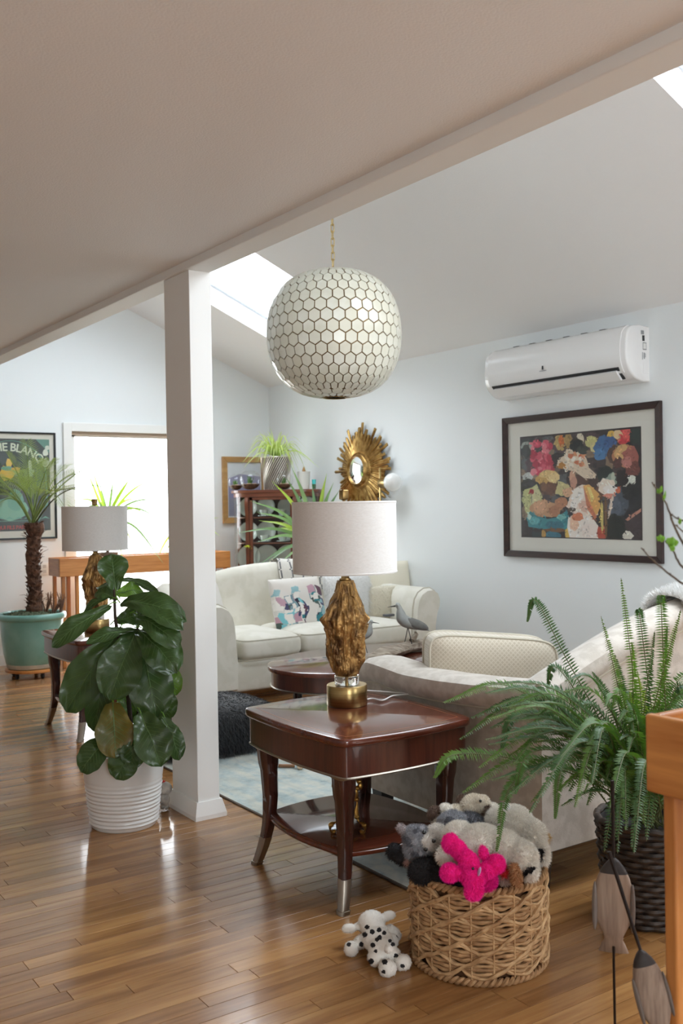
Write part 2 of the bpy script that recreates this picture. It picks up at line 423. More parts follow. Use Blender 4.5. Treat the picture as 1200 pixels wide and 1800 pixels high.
# ------------------------------------------------------------------ floor boards
def build_floor():
    base = MB(); base.box(XL-.1, XW+.1, YB-.1, YW+.1, -0.06, -0.016)
    fl = struct(base.build('floor', mat('subfloor', S(48,30,18), 0.9), smooth=False), 'glossy honey oak strip floor')
    W = 0.0635; wd = wood('oak_floor', S(178,136,88), S(138,97,58), rough=0.26, axis='X', scale=1.0, coat=0.3, bump=0.03,
        rand=[(1,0.97,.93,1),(0.80,0.73,0.66,1),(1.0,0.92,0.80,1),(1.12,1.08,1.02,1),(0.88,.80,.70,1),(0.70,.60,.52,1),(1.05,1.0,0.95,1)])
    lens = [0.42, 0.6, 0.78, 0.95, 1.15, 1.4]; protos = {}
    def board(mb, x, y, L):
        g = 0.0009; b = 0.0004; z0 = -0.016
        x0, x1, a0, a1 = x+g, x+L-g, y+g, y+W-g
        vs = [(x0,a0,z0),(x1,a0,z0),(x1,a1,z0),(x0,a1,z0),(x0,a0,-b),(x1,a0,-b),(x1,a1,-b),(x0,a1,-b),(x0+b,a0+b,0),(x1-b,a0+b,0),(x1-b,a1-b,0),(x0+b,a1-b,0)]
        mb.add(vs, [(0,1,5,4),(1,2,6,5),(2,3,7,6),(3,0,4,7),(4,5,9,8),(5,6,10,9),(6,7,11,10),(7,4,8,11),(8,9,10,11)])
    rng = random.Random(3); cand = []; y = YB; r = 0
    while y < YW:
        x = XL - rng.random()*0.9
        while x < XW:
            L = rng.choice(lens); sc_ = -1
            if x > -0.5 and y > 0.8:
                vis = 0
                for fx in (0.05, .3, .5, .7, 0.95):
                    u, v, d = proj((x+L*fx, y+W/2, 0))
                    if d > 0 and -5 < u < 1205 and v < 1805 and d > .5: vis += 1
                cx, cy_ = x+L/2, y
                rug = cx > 2.3 and 2.45 < cy_ < 5.5
                if vis and not rug and cx < 4.2:
                    d = proj((cx, cy_, 0))[2]; sc_ = L*vis/5/(max(d, .5)**3)
            cand.append((sc_, x, y, L)); x += L
        y += W
    order = sorted(range(len(cand)), key=lambda i: -cand[i][0]); pick = set(i for i in order[:300] if cand[i][0] > 0)
    rest = MB()
    for i, (sc_, x, y, L) in enumerate(cand):
        if i in pick:
            if L not in protos:
                mb = MB(); board(mb, 0, 0, L); o = mb.build('plank', wd, fl, smooth=False); protos[L] = o
            else:
                o = protos[L].copy(); col.objects.link(o)
            o.location = (x, y, 0)
        else: board(rest, x, y, L)
    ro = rest.build('planks_rest', wd, fl, smooth=False); ro['kind'] = 'stuff'
build_floor()
# ================================================================== furniture
MAHO = wood('mahogany', S(108,54,38), S(78,35,24), rough=0.16, axis='X', scale=1.0, coat=0.6, bump=0.0)
MAHO_Z = wood('mahogany_upright', S(92,46,32), S(60,27,19), rough=0.28, axis='Z', scale=1.3, coat=0.5, bump=0.0)
MAHO_D = wood('mahogany_dark', S(70,36,28), S(48,23,18), rough=0.26, axis='Z', scale=1.2, coat=0.5, bump=0.0)
INLAY = mat('inlay_line', S(176,112,70), 0.3, coat=0.4)
PEWTER = mat('pewter', S(168,160,148), 0.35, 1.0)
BRASS = mat('brushed_brass', S(190,164,112), 0.28, 1.0, c2=S(166,140,92), nscale=3, stretch=(1,1,40), bump=0.02, bscale=40)
ANTBRASS = mat('antique_brass', S(150,122,78), 0.32, 1.0)
BLACKWOOD = mat('black_wood', S(32,25,22), 0.4, coat=0.2)
def bowed(a, b, bow=0.03, rc=0.05, n=14):
    """outline of a square top with bowed sides and rounded corners"""
    pts = []
    for k in range(4):
        ca, sa = [(1,0),(0,1),(-1,0),(0,-1)][k]
        A, B = (a, b) if k % 2 == 0 else (b, a)
        # side at +A, running from -B to B
        for i in range(n+1):
            t = -1+2*i/n; y = t*(B-rc); x = A-rc*0.25 - bow*t*t
            pts.append((ca*x - sa*y, sa*x + ca*y))
    # soften corners (Chaikin)
    for _ in range(2):
        q = []
        for i in range(len(pts)):
            p0, p1 = pts[i], pts[(i+1) % len(pts)]
            q.append((.75*p0[0]+.25*p1[0], .75*p0[1]+.25*p1[1])); q.append((.25*p0[0]+.75*p1[0], .25*p0[1]+.75*p1[1]))
        pts = q
    # even spacing, so that offsets stay clean
    P = np.array(pts+[pts[0]]); sg = np.r_[0, np.cumsum(np.hypot(*np.diff(P, axis=0).T))]; s_ = np.linspace(0, sg[-1], 181)[:-1]
    x, y = np.interp(s_, sg, P[:,0]), np.interp(s_, sg, P[:,1])
    for _ in range(6): x = (np.roll(x,1)+2*x+np.roll(x,-1))/4; y = (np.roll(y,1)+2*y+np.roll(y,-1))/4
    return list(zip(x.tolist(), y.tolist()))
def scale_out(o, d):
    n = len(o); r = []
    for i in range(n):
        x0,y0 = o[i-1]; x1,y1 = o[(i+1) % n]; dx, dy = x1-x0, y1-y0; l = math.hypot(dx,dy) or 1
        r.append((o[i][0]+dy/l*d, o[i][1]-dx/l*d))
    return r
def ring(o, z): return [Vector((x,y,z)) for x,y in o]
def end_table(loc, label, rz=0.0):
    t = empty('end_table', loc, label, 'table', rz)
    H = 0.584; a, b = 0.312, 0.366; o = bowed(a, b, 0.026, 0.030)
    m = MB(); m.loft([ring(scale_out(o,d), z) for d, z in ((-.012,H-.03),(-.004,H-.028),(0,H-.022),(0,H-.006),(-.004,H-.001),(-.008,H))])
    top = m.build('table_top', MAHO, t)
    i0 = scale_out(o, -0.040); i1 = scale_out(o, -0.0425)
    m = MB(); m.loft([ring(i0, H+0.0003), ring(i1, H+0.0003)], cap=False); m.build('inlay', INLAY, top, smooth=False)
    ap = scale_out(o, -0.016)
    m = MB(); m.loft([ring(ap, H-.128), ring(ap, H-.03)]); m.build('apron', MAHO_Z, t)
    m = MB(); q = scale_out(o, -0.012)
    m.loft([ring(scale_out(ap,-.004),H-.136), ring(scale_out(ap,.002),H-.136), ring(scale_out(ap,.005),H-.132), ring(scale_out(ap,.002),H-.128), ring(scale_out(ap,-.004),H-.128)]); m.build('bead_moulding', PEWTER, t)
    # legs: sabre curve, square section, along the diagonal
    for sx in (-1, 1):
        for sy in (-1, 1):
            prof = [(H-.134, .0, .034), (H-.20, -.004, .032), (.36, -.010, .027), (.26, -.016, .024), (.19, -.0155, .0215), (.14, -.012, .020), (.10, -.0065, .0185), (.06, .001, .017), (.03, .008, .016), (.0, .016, .015)]
            zs = [p[0] for p in prof][::-1]; of = [p[1] for p in prof][::-1]; wd = [p[2] for p in prof][::-1]
            def legpt(z):
                r = interp(zs,wd,z); e = interp(zs,of,z)-r; return Vector((sx*(a-.056+e), sy*(b-.080+e), z)), r
            def section(z, ex=0.0):
                c, r = legpt(z); r += ex; e = r*0.30
                return [c+Vector(p) for p in ((-r+e,-r,0),(r-e,-r,0),(r,-r+e,0),(r,r-e,0),(r-e,r,0),(-r+e,r,0),(-r,r-e,0),(-r,-r+e,0))]
            m = MB(); m.loft([section(z) for z in np.linspace(H-.134, .10, 16)]); lg = m.build('leg', MAHO_D, t)
            m = MB(); m.loft([section(z, .0010) for z in np.linspace(.105, .012, 6)]+[section(.012,.004), section(.0,.003)]); m.build('ferrule', PEWTER, lg)
            m = MB(); m.loft([section(H-.134,.001), section(H-.139,.003), section(H-.144,.003), section(H-.148,.001)]); m.build('collar', PEWTER, lg)
    sh = bowed(a-.045, b-.06, 0.050, 0.02)
    m = MB(); m.loft([ring(scale_out(sh,d), z) for d, z in ((-.01,.170),(0,.172),(.002,.178),(0,.184),(-.003,.186),(-.002,.192),(-.006,.195))]); m.build('lower_shelf', MAHO, t)
    return t
TB = Vector((2.085, 2.985, 0))
end_table(TB, 'mahogany end table with lower shelf and pewter feet beside the toy basket')
T2 = Vector((2.235, 5.885, 0))
end_table(T2, 'mahogany end table behind the fiddle leaf plant near the window')
# ---- table lamps
SHADE = mat('linen_shade', S(228,226,223), 0.85, c2=S(221,218,214), nscale=90, stretch=(1,1,3), bump=0.08, bscale=260, sheen=0.2)
ROCK = mat('gilded_stone', S(196,154,94), 0.36, 0.62, c2=S(96,68,40), nscale=26, ndetail=9, contrast=(0.36,0.66), bump=1.0, bscale=48, stretch=(1,1,.6), bstretch=(1,1,.8))
ACRYL = mat('clear_acrylic', (1,1,1,1), 0.02, trans=1.0, ior=1.35)
def table_lamp(loc, label, seed=0, rz=0.0):
    t = empty('table_lamp', loc, label, 'lamp', rz)
    m = MB(); m.lathe([(0,0),(.075,0),(.077,.002),(.077,.074),(.075,.077),(0,.077)], 56); m.build('base', BRASS, t)
    m = MB(); m.lathe([(0,.078),(.045,.078),(.047,.080),(.047,.110),(.045,.112),(0,.112)], 40); m.build('acrylic_block', ACRYL, t)
    m = MB(); m.lathe([(0,.079),(.005,.079),(.005,.111),(0,.111)], 10); m.build('rod', ANTBRASS, t)
    # rough gilded stone body
    zs = [0, .03, .06, .10, .14, .18, .215, .25, .29, .33, .36]; rs = [.040,.052,.061,.064,.066,.073,.080,.070,.055,.041,.031]
    nu, nv = 150, 150
    def fn(i, j):
        z = 0.112+0.360*j; a = 2*PI*i; r = interp(zs, rs, z-.112)
        cx_, sy_ = math.cos(a), math.sin(a); zz = z*10+seed
        d = noise.noise(Vector((cx_*1.2+7, sy_*1.2, zz*.9)))*.36+noise.noise(Vector((cx_*2.6, sy_*2.6, zz*1.9)))*.20
        # chipped facets: cells of a stretched voronoi pushed in and out, plus splinters along the height
        q = Vector((cx_*2.2+.5*noise.noise(Vector((cx_*2,sy_*2,zz))), sy_*2.2, zz*.75)); dist, pts_ = noise.voronoi(q)
        d += (dist[1]-dist[0])*.10-.03 + .22*(noise.cell(pts_[0]*3.1)-.0)*.5
        d += (1-abs(noise.noise(Vector((cx_*5+zz*.3, sy_*5, zz*1.1))))*2.4)*.07 + noise.noise(Vector((cx_*13, sy_*13, zz*4.5)))*.09-.04
        bulge = 0.16*math.exp(-((z-.112-.205)/.03)**2)*(math.cos(a-2.5+seed)**2)
        e = 0.35 if (j < 0.03 or j > .97) else 1.0
        r = r*(1+d*.8*e+bulge)
        return Vector((r*math.cos(a), r*math.sin(a), z))
    m = MB(); m.grid(fn, nu, nv, cu=True)
    n0 = len(m.v); m.f.append(tuple(i*nv for i in range(nu))[::-1]); m.m.append(0); m.f.append(tuple(i*nv+nv-1 for i in range(nu))); m.m.append(0)
    m.build('stone_body', ROCK, t)
    m = MB(); m.lathe([(0,.472),(.022,.472),(.023,.476),(.016,.482),(.015,.490),(.020,.494),(.021,.500),(.014,.505),(.011,.512),(.011,.56),(0,.56)], 28); m.build('neck', ANTBRASS, t)
    R, z0, z1 = 0.198, 0.502, 0.772
    m = MB(); m.lathe([(R-.003,z0+.001),(R,z0),(R+.0012,z0+.002),(R+.0012,z0+.006),(R,z0+.007),(R,z1-.007),(R+.0012,z1-.006),(R+.0012,z1-.002),(R,z1),(R-.003,z1-.001),(R-.003,z0+.001)], 72); sh = m.build('lamp_shade', SHADE, t)
    m = MB()
    for k in range(3):
        a = 2*PI*k/3+.5; m.tube([(0,0,z1-.012),(R*.98*math.cos(a),R*.98*math.sin(a),z1-.006)], .0016, 6)
    m.lathe([(0,z1-.016),(.012,z1-.016),(.012,z1-.008),(0,z1-.008)], 12); m.build('spider_frame', ANTBRASS, sh)
    m = MB(); m.lathe([(0,.545),(.012,.55),(.018,.58),(.03,.62),(.028,.65),(.015,.672),(0,.676)], 20); m.build('bulb', mat('frosted_bulb', S(240,240,236), .4), t)
    m = MB(); m.tube([(.0,.02,.53),(0,.055,.58),(0,.07,.66),(0,.04,.745),(0,0,z1-.01)], .0018, 6); m.tube([(.0,-.02,.53),(0,-.055,.58),(0,-.07,.66),(0,-.04,.745),(0,0,z1-.01)], .0018, 6); m.build('harp', ANTBRASS, t)
    m = MB(); m.lathe([(0,z1-.012),(.006,z1-.012),(.006,z1+.004),(.012,z1+.006),(.005,z1+.010)], 14); m.add(*rounded_box((0,0,z1+.026),(.0145,.0145,.019),.005)); m.build('finial', ANTBRASS, t)
    return t
def rounded_box(c, h, r, n=3):
    """verts, faces of a rounded box (superellipsoid style)"""
    b = MB(); bm = bmesh.new(); bmesh.ops.create_cube(bm, size=2)
    for v in bm.verts: v.co = Vector((v.co.x*h[0], v.co.y*h[1], v.co.z*h[2]))
    bmesh.ops.bevel(bm, geom=bm.edges[:], offset=r, segments=n, profile=.5, affect='EDGES')
    bm.verts.index_update(); vs = [v.co+Vector(c) for v in bm.verts]; fs = [tuple(v.index for v in f.verts) for f in bm.faces]; bm.free()
    return vs, fs
L1 = table_lamp(at_z(610, 1238, .585), 'gold stone lamp with white drum shade on the table by the toy basket', 0.0)
table_lamp((2.215, 5.93, .585), 'gold stone lamp with drum shade on the table before the glazed door', 3.3, 0.8)
# lamp cord lying on the table top
lp = L1.location; m = MB()
pts = [at_z(u, v, .590) for u, v in ((640,1230),(655,1228),(672,1231),(690,1223),(714,1219))]; pts += [Vector((2.50, pts[-1].y+.06, .588)), Vector((2.405+.03, 3.31, .575))]
pts = pts[:5]+[Vector((2.30,3.335,.590)), Vector((2.30,3.372,.575)), Vector((2.30,3.385,.3)), Vector((2.30,3.39,.02))]
m.tube(smoothpath(pts, 60), .0028, 8); m.build('cord', mat('white_cord', S(225,225,222), .4), L1, world=True)
# ---- gilt ornament on the lower shelf
GILT = mat('gilt', S(206,164,88), 0.3, .9, c2=S(140,102,48), nscale=30, bump=.2, bscale=70)
def gilt_ornament(loc):
    t = empty('gilt_candlestick', loc, 'ornate gilded scroll candlestick on the lower shelf of the end table', 'candlestick')
    m = MB(); m.lathe([(0,.05),(.012,.05),(.020,.065),(.012,.08),(.009,.10),(.016,.115),(.010,.13),(.018,.15),(.026,.17),(.020,.175),(.028,.18),(.028,.186),(0,.186)], 20)
    m.build('stem', GILT, t)
    for k in range(3):
        a = 2*PI*k/3+.9; c, s_ = math.cos(a), math.sin(a); m = MB()
        P = [(.008,.15),(.026,.165),(.044,.16),(.046,.142),(.034,.138),(.030,.12),(.034,.09),(.030,.06),(.040,.035),(.056,.03),(.062,.015),(.054,.004),(.044,.008)]
        pa = smoothpath([Vector((r*c, r*s_, z)) for r, z in P], 40)
        m.tube(pa, [.006+.003*math.sin(i*.9) for i in range(40)], 8, flat=.8)
        for q in (6, 12, 18, 24, 30):
            m.ell(pa[q], (.009,.009,.008), nu=8, nv=6)
        m.build('scroll_leg', GILT, t)
    return t
gp = at_z(612, 1460, .196); go_ = gilt_ornament(gp); go_.scale = (1.15,1.15,1.12)
# ---- upholstery
CREAM = mat('cream_damask', S(226,222,210), 0.85, c2=S(218,214,200), nscale=9, ndetail=6, contrast=(.44,.56), bump=0.06, bscale=180, sheen=.3)
OATM = mat('oatmeal_damask', S(202,195,185), 0.85, c2=S(186,178,167), nscale=22, ndetail=7, contrast=(.42,.58), bump=0.08, bscale=160, sheen=.3)
PIPE = mat('piping_cream', S(196,190,174), 0.85)
def puff(w, d, h, ex=0.32, n=30, crown=0.25):
    """boxed cushion: centre at origin"""
    m = MB(); nu = n
    def sp(x, e): return math.copysign(abs(x)**e, x)
    for sgn in (0,):
        vs = []; fs = []
        nu, nv = 56, 22
        for j in range(nv+1):
            b = -PI/2+PI*j/nv
            for i in range(nu):
                a = 2*PI*i/nu
                cb = sp(math.cos(b), .42); x = w/2*cb*sp(math.cos(a), ex); y = d/2*cb*sp(math.sin(a), ex)
                rr = max(abs(x)/(w/2), abs(y)/(d/2)); z = h/2*sp(math.sin(b), .55)*(1-crown*rr**3)
                vs.append(Vector((x,y,z)))
        for j in range(nv):
            for i in range(nu):
                i2 = (i+1) % nu; fs.append((j*nu+i, j*nu+i2, (j+1)*nu+i2, (j+1)*nu+i))
        m.add(vs, fs)
    return m
def xform(m, M):
    m.v = [tuple(M @ Vector(p)) for p in m.v]; return m
def superrect(w, d, ex, n, z=0):
    def sp(x): return math.copysign(abs(x)**ex, x)
    return [Vector((w/2*sp(math.cos(2*PI*i/n)), d/2*sp(math.sin(2*PI*i/n)), z)) for i in range(n)]
def far_sofa():
    X0, X1, Y0, Y1 = 2.93, 4.95, 5.90, 6.86
    t = empty('sofa', ((X0+X1)/2, (Y0+Y1)/2, 0), 'cream damask camelback sofa against the mirror corner beyond the coffee table', 'sofa')
    aw = 0.27
    m = MB(); m.box(X0+.05, X1-.05, Y0+.03, Y1-.02, .085, .29); m.build('base', CREAM, t, bevel=.02, seg=3, world=True)
    for sx in (X0+.12, X1-.12):
        for sy in (Y0+.10, Y1-.12):
            m = MB(); m.lathe([(0,0),(.022,0),(.028,.05),(.034,.09),(0,.09)], 14, (sx,sy,0)); m.build('leg', BLACKWOOD, t, world=True)
    # seat cushions
    xa, xb = X0+aw+.005, X1-aw-.005; n = 3; wdt = (xb-xa)/n; dep = Y1-.26-Y0+.03
    for k in range(n):
        M = Matrix.Translation((xa+wdt*(k+.5), Y0-.03+dep/2, .372)); c = xform(puff(wdt-.006, dep, .20, .2, crown=.18), M).build('seat_cushion', CREAM, t, world=True)
        for zz in (.432, .30):
            q = superrect(wdt-.012, dep-.006, .2, 64); mm = MB(); mm.tube([M @ (p+Vector((0,0,zz-.372))) for p in q], .005, 6, closed=True); mm.build('piping', PIPE, c, world=True)
    # camel back
    def topz(x):
        u = (x-X0)/(X1-X0); return .70+.20*math.sin(PI*min(max((u-.02)/.96,0),1))**.75
    nx = 48; rings = []
    for i in range(nx+1):
        x = X0+.06+(X1-X0-.12)*i/nx; zt = topz(x); r = .06
        prof = [(Y1-.30,.28),(Y1-.285,.40),(Y1-.235,.55),(Y1-.205,zt-.14),(Y1-.195,zt-.07),(Y1-.175,zt-.02),(Y1-.13,zt),(Y1-.075,zt-.012),(Y1-.04,zt-.05),(Y1-.03,zt-.12),(Y1-.02,.5),(Y1-.02,.28)]
        rings.append([Vector((x,y,z)) for y, z in prof])
    m = MB(); m.loft(rings); bk = m.build('backrest', CREAM, t, world=True)
    # rolled arms
    for s_ in (-1, 1):
        xo = X0 if s_ < 0 else X1; rings = []
        sec = []
        # section in (dx from outer edge inward, z)
        for (dx, z) in ((.055,.09),(.05,.40),(.03,.50),(.005,.555),(.0,.61),(.02,.66),(.07,.69),(.13,.688),(.185,.66),(.22,.61),(.235,.54),(.245,.42),(.255,.28),(.255,.09)): sec.append((xo - s_*dx, z))
        for i in range(14):
            y = Y0-.01+(Y1-.16-Y0)*i/13; k = 1.0
            if i == 0: k = .93
            cz = .45; cx = xo-s_*.13
            rings.append([Vector((cx+(x-cx)*k, y+(0 if i else 0.004), cz+(z-cz)*k+.10*max(0,(i-8)/5)**2*(z > .5))) for x, z in sec])
        m = MB(); m.loft(rings); a = m.build('arm', CREAM, t, world=True)
        mm = MB(); mm.tube([p+Vector((0,-.004,0)) for p in rings[1][:]], .0055, 6, closed=False); mm.build('piping', PIPE, a, world=True)
    return t
far_sofa()
def near_sofa():
    t = empty('sofa', (3.45, 2.9, 0), 'oatmeal camelback sofa seen from behind next to the fern', 'sofa')
    X0 = 2.445; X1 = 4.62; Y0 = 2.40; Y1 = 3.42      # Y0 back, Y1 front
    aw = .23
    m = MB(); m.box(X0+.03, X1-.03, Y0+.02, Y1-.04, .15, .31); m.build('base', OATM, t, bevel=.015, seg=3, world=True)
    for sx in (X0+.045, X1-.045):
        for sy in (Y0+.06, Y1-.06):
            m = MB(); r0, r1 = .034, .024
            m.loft([[Vector((sx+a*r, sy+b*r, z)) for a, b in ((-1,-1),(1,-1),(1,1),(-1,1))] for r, z in ((r1,.0069),(r0,.16))]); m.build('leg', BLACKWOOD, t, world=True, smooth=False)
    xa, xb = X0+aw, X1-aw; n = 3; wdt = (xb-xa)/n
    for k in range(n):
        M = Matrix.Translation((xa+wdt*(k+.5), 3.0, .395)); xform(puff(wdt-.006, .84, .19, .2), M).build('seat_cushion', OATM, t, world=True)
    # back with rolled top, camel rise
    def topz(x):
        u = (x-X0)/(X1-X0); return .725+.255*math.sin(PI*min(max(u,0),1))**1.0
    rings = []; nx = 48
    for i in range(nx+1):
        x = X0+(X1-X0)*i/nx; zt = topz(x)
        prof = [(.0,.15),(-.002,.40),(-.004,zt-.13),(-.010,zt-.105),(-.030,zt-.085),(-.040,zt-.055),(-.034,zt-.022),(-.006,zt-.002),(.045,zt+.004),(.095,zt-.012),(.125,zt-.05),(.14,zt-.12),(.17,.55),(.20,.30),(.20,.15)]
        rings.append([Vector((x, Y0+y, z)) for y, z in prof])
    m = MB(); m.loft(rings); bk = m.build('backrest', OATM, t, world=True)
    m = MB(); m.tube([r[3]+Vector((0,-.002,0)) for r in rings], .005, 6); m.build('piping', PIPE, bk, world=True)
    # arms: flat outer side, rolled top with a swoop
    for s_ in (-1, 1):
        xo = X0 if s_ < 0 else X1; rings = []
        for i in range(26):
            f = i/25; y = Y0+.02+(Y1-Y0)*f
            zt = interp([0,.12,.3,.5,.7,.86,.95,1.0], [.728,.715,.70,.688,.684,.70,.705,.66], f); out = .0
            drop = .0 if i < 25 else .03
            sec = [(.004,.15),(.004,.40),(.004,zt-.125),(-.004,zt-.10),(-.03,zt-.08),(-.038,zt-.05),(-.028,zt-.018),(.01,zt),(.08,zt+.004),(.15,zt-.008),(.195,zt-.04),(.205,zt-.10),(.205,.40),(.205,.15)]
            k = 1.0 if i < 25 else .9
            rings.append([Vector((xo - s_*(.1+(dx-.1)*k), y, .42+(z-.42)*k)) for dx, z in sec])
        m = MB(); m.loft(rings); a = m.build('arm', OATM, t, world=True)
        mm = MB(); mm.tube([r[3]+Vector((s_*.002,0,0)) for r in rings[:-1]], .0045, 6); mm.build('piping', PIPE, a, world=True)
    return t
near_sofa()
# ---- coffee table
def coffee_table():
    cx, cy = 3.58, 4.84; A, B, H = .73, .50, .42
    t = empty('coffee_table', (cx, cy, 0), 'oval mahogany coffee table between the two sofas', 'table')
    def ov(d): return [((A+d)*math.cos(2*PI*i/96), (B+d)*math.sin(2*PI*i/96)) for i in range(96)]
    m = MB(); m.loft([ring(ov(d), z) for d, z in ((-.02,H-.03),(0,H-.026),(.002,H-.012),(0,H-.003),(-.006,H))]); m.build('table_top', MAHO, t)
    m = MB(); m.loft([ring(ov(-.02), H-.115), ring(ov(-.02), H-.03)]); m.build('apron', MAHO_Z, t)
    m = MB(); m.loft([ring(ov(-.024), H-.122), ring(ov(-.014), H-.121), ring(ov(-.012), H-.117), ring(ov(-.018), H-.113), ring(ov(-.024), H-.113)]); m.build('bead_moulding', PEWTER, t)
    for k in range(4):
        a = PI/4+k*PI/2; px, py = (A-.14)*math.cos(a), (B-.08)*math.sin(a); m = MB()
        pts = [Vector((px+q*math.cos(a), py+q*math.sin(a), z)) for z, q in ((H-.11,0),(.24,-.01),(.12,-.005),(.05,.02),(.008,.045))]
        m.tube(smoothpath(pts, 14), list(np.linspace(.034,.018,14)), 8, twist=0); m.build('leg', MAHO_D, t)
    m = MB(); m.loft([ring(ov(-.16), .10), ring(ov(-.16), .12)]); m.build('lower_shelf', MAHO, t)
    return t
coffee_table()
# ---- rug
def rug():
    x0, x1, y0, y1 = 2.125, 4.55, 2.70, 5.62
    me = MB(); rr = random.Random(5)
    me.box(x0, x1, y0, y1, 0.0006, .006)
    m = bpy.data.materials.new('faded_rug'); m.use_nodes = True; N = m.node_tree.nodes; L = m.node_tree.links; p = N['Principled BSDF']; p.inputs['Roughness'].default_value = .95; p.inputs['Sheen Weight'].default_value = .2
    tc = N.new('ShaderNodeTexCoord'); n1 = N.new('ShaderNodeTexNoise'); n1.inputs['Scale'].default_value = 7; n1.inputs['Detail'].default_value = 8; n1.inputs['Roughness'].default_value = .7; L.new(tc.outputs['Object'], n1.inputs[0])
    mp = N.new('ShaderNodeMapping'); mp.inputs['Scale'].default_value = (9, 2.2, 1); L.new(tc.outputs['Object'], mp.inputs[0]); n2 = N.new('ShaderNodeTexNoise'); n2.inputs['Scale'].default_value = 2.4; n2.inputs['Detail'].default_value = 6; L.new(mp.outputs[0], n2.inputs[0])
    vo = N.new('ShaderNodeTexVoronoi'); vo.inputs['Scale'].default_value = 5.5; vo.feature = 'DISTANCE_TO_EDGE'; L.new(tc.outputs['Object'], vo.inputs[0])
    r1 = N.new('ShaderNodeValToRGB'); e = r1.color_ramp.elements; e[0].position = .36; e[0].color = S(142,160,162); e[1].position = .64; e[1].color = S(206,208,198); q = e.new(.5); q.color = S(178,192,190)
    L.new(n1.outputs[0], r1.inputs[0])
    r2 = N.new('ShaderNodeValToRGB'); r2.color_ramp.elements[0].position = .42; r2.color_ramp.elements[1].position = .60; L.new(n2.outputs[0], r2.inputs[0])
    mx = N.new('ShaderNodeMix'); mx.data_type = 'RGBA'; mx.inputs[7].default_value = S(212,208,190); 
    ml = N.new('ShaderNodeMath'); ml.operation = 'MULTIPLY'; ml.inputs[1].default_value = .5; L.new(r2.outputs[0], ml.inputs[0]); L.new(ml.outputs[0], mx.inputs[0]); L.new(r1.outputs[0], mx.inputs[6])
    r3 = N.new('ShaderNodeValToRGB'); r3.color_ramp.elements[0].position = .01; r3.color_ramp.elements[0].color = (.16,.16,.16,1); r3.color_ramp.elements[1].position = .06; r3.color_ramp.elements[1].color = (0,0,0,1); L.new(vo.outputs[0], r3.inputs[0])
    m2 = N.new('ShaderNodeMix'); m2.data_type = 'RGBA'; m2.inputs[7].default_value = S(112,138,150); L.new(r3.outputs[0], m2.inputs[0]); L.new(mx.outputs[2], m2.inputs[6]); L.new(m2.outputs[2], p.inputs['Base Color'])
    b = N.new('ShaderNodeBump'); b.inputs['Strength'].default_value = .3; b.inputs['Distance'].default_value = .004; nb = N.new('ShaderNodeTexNoise'); nb.inputs['Scale'].default_value = 220; L.new(tc.outputs['Object'], nb.inputs[0]); L.new(nb.outputs[0], b.inputs['Height']); L.new(b.outputs[0], p.inputs['Normal'])
    o = me.build('area_rug', m, bevel=.002, smooth=False); tag(o, 'faded pale teal patterned area rug under the coffee table', 'rug')
    bd = MB()
    for (a, b_, c, d) in ((x0-.006,x0+.004,y0-.006,y1+.006),(x1-.004,x1+.006,y0-.006,y1+.006),(x0,x1,y0-.006,y0+.004),(x0,x1,y1-.004,y1+.006)): bd.box(a, b_, c, d, .0004, .0068)
    bd.build('binding', mat('rug_binding', S(96,84,74), .9), o, smooth=False)
rug()
# ---- oak plant stands
OAK = wood('golden_oak', S(212,146,80), S(176,110,54), rough=.38, axis='X', scale=1.0, coat=.2, bump=.06)
OAK_Y = wood('golden_oak_y', S(204,138,74), S(166,102,50), rough=.38, axis='Y', scale=1.0, coat=.2, bump=.06)
OAK_Z = wood('golden_oak_z', S(208,142,78), S(170,106,52), rough=.38, axis='Z', scale=1.0, coat=.2, bump=.06)
def oak_stand(loc, L, D, H, label, rz=0):
    """trough on slat legs, long side along local x"""
    t = empty('plant_stand', loc, label, 'plant stand', rz); h = .155; w = .022
    def bd(name, mt, *b):
        m = MB(); m.box(*b); return m.build(name, mt, t, smooth=False, bevel=.006, seg=3)
    bd('side_board', OAK, -L/2, L/2, -D/2, -D/2+w, H-h, H); bd('side_board', OAK, -L/2, L/2, D/2-w, D/2, H-h, H)
    bd('end_board', OAK_Y, -L/2, -L/2+w, -D/2+w, D/2-w, H-h, H-.002); bd('end_board', OAK_Y, L/2-w, L/2, -D/2+w, D/2-w, H-h, H-.002)
    bd('tray', OAK, -L/2+w, L/2-w, -D/2+w, D/2-w, H-h+.03, H-h+.045)
    lw, lt = .042, .032
    for sx in (-1, 1):
        for sy in (-1, 1):
            x = sx*(L/2-.040); y = sy*(D/2-.0365); bd('leg', OAK_Z, x-.015, x+.015, y-.0165, y+.0165, 0, H-h+.03)
    for sx in (-1, 1):
        x = sx*(L/2-.16)
        for sy in (-1, 1):
            y = sy*(D/2-.0365); bd('slat', OAK_Z, x-.016, x+.016, y-lt/2, y+lt/2, .10, H-h+.03)
    for sy in (-1, 1):
        y = sy*(D/2-.0365); bd('rail', OAK, -L/2+.055, L/2-.055, y-.012, y+.012, .10, .14)
    bd('lower_shelf', OAK, -L/2+.06, L/2-.06, -D/2+.04, D/2-.04, .085, .10)
    return t
oak_stand(((2.75+4.36)/2, 8.345, 0), 4.36-2.75, .29, .925, 'long golden oak plant stand in front of the glazed door')
oak_stand((1.615+.145, 1.30-.80, 0), 1.60, .29, .92, 'golden oak plant stand by the fern, cut by the picture edge', PI/2)
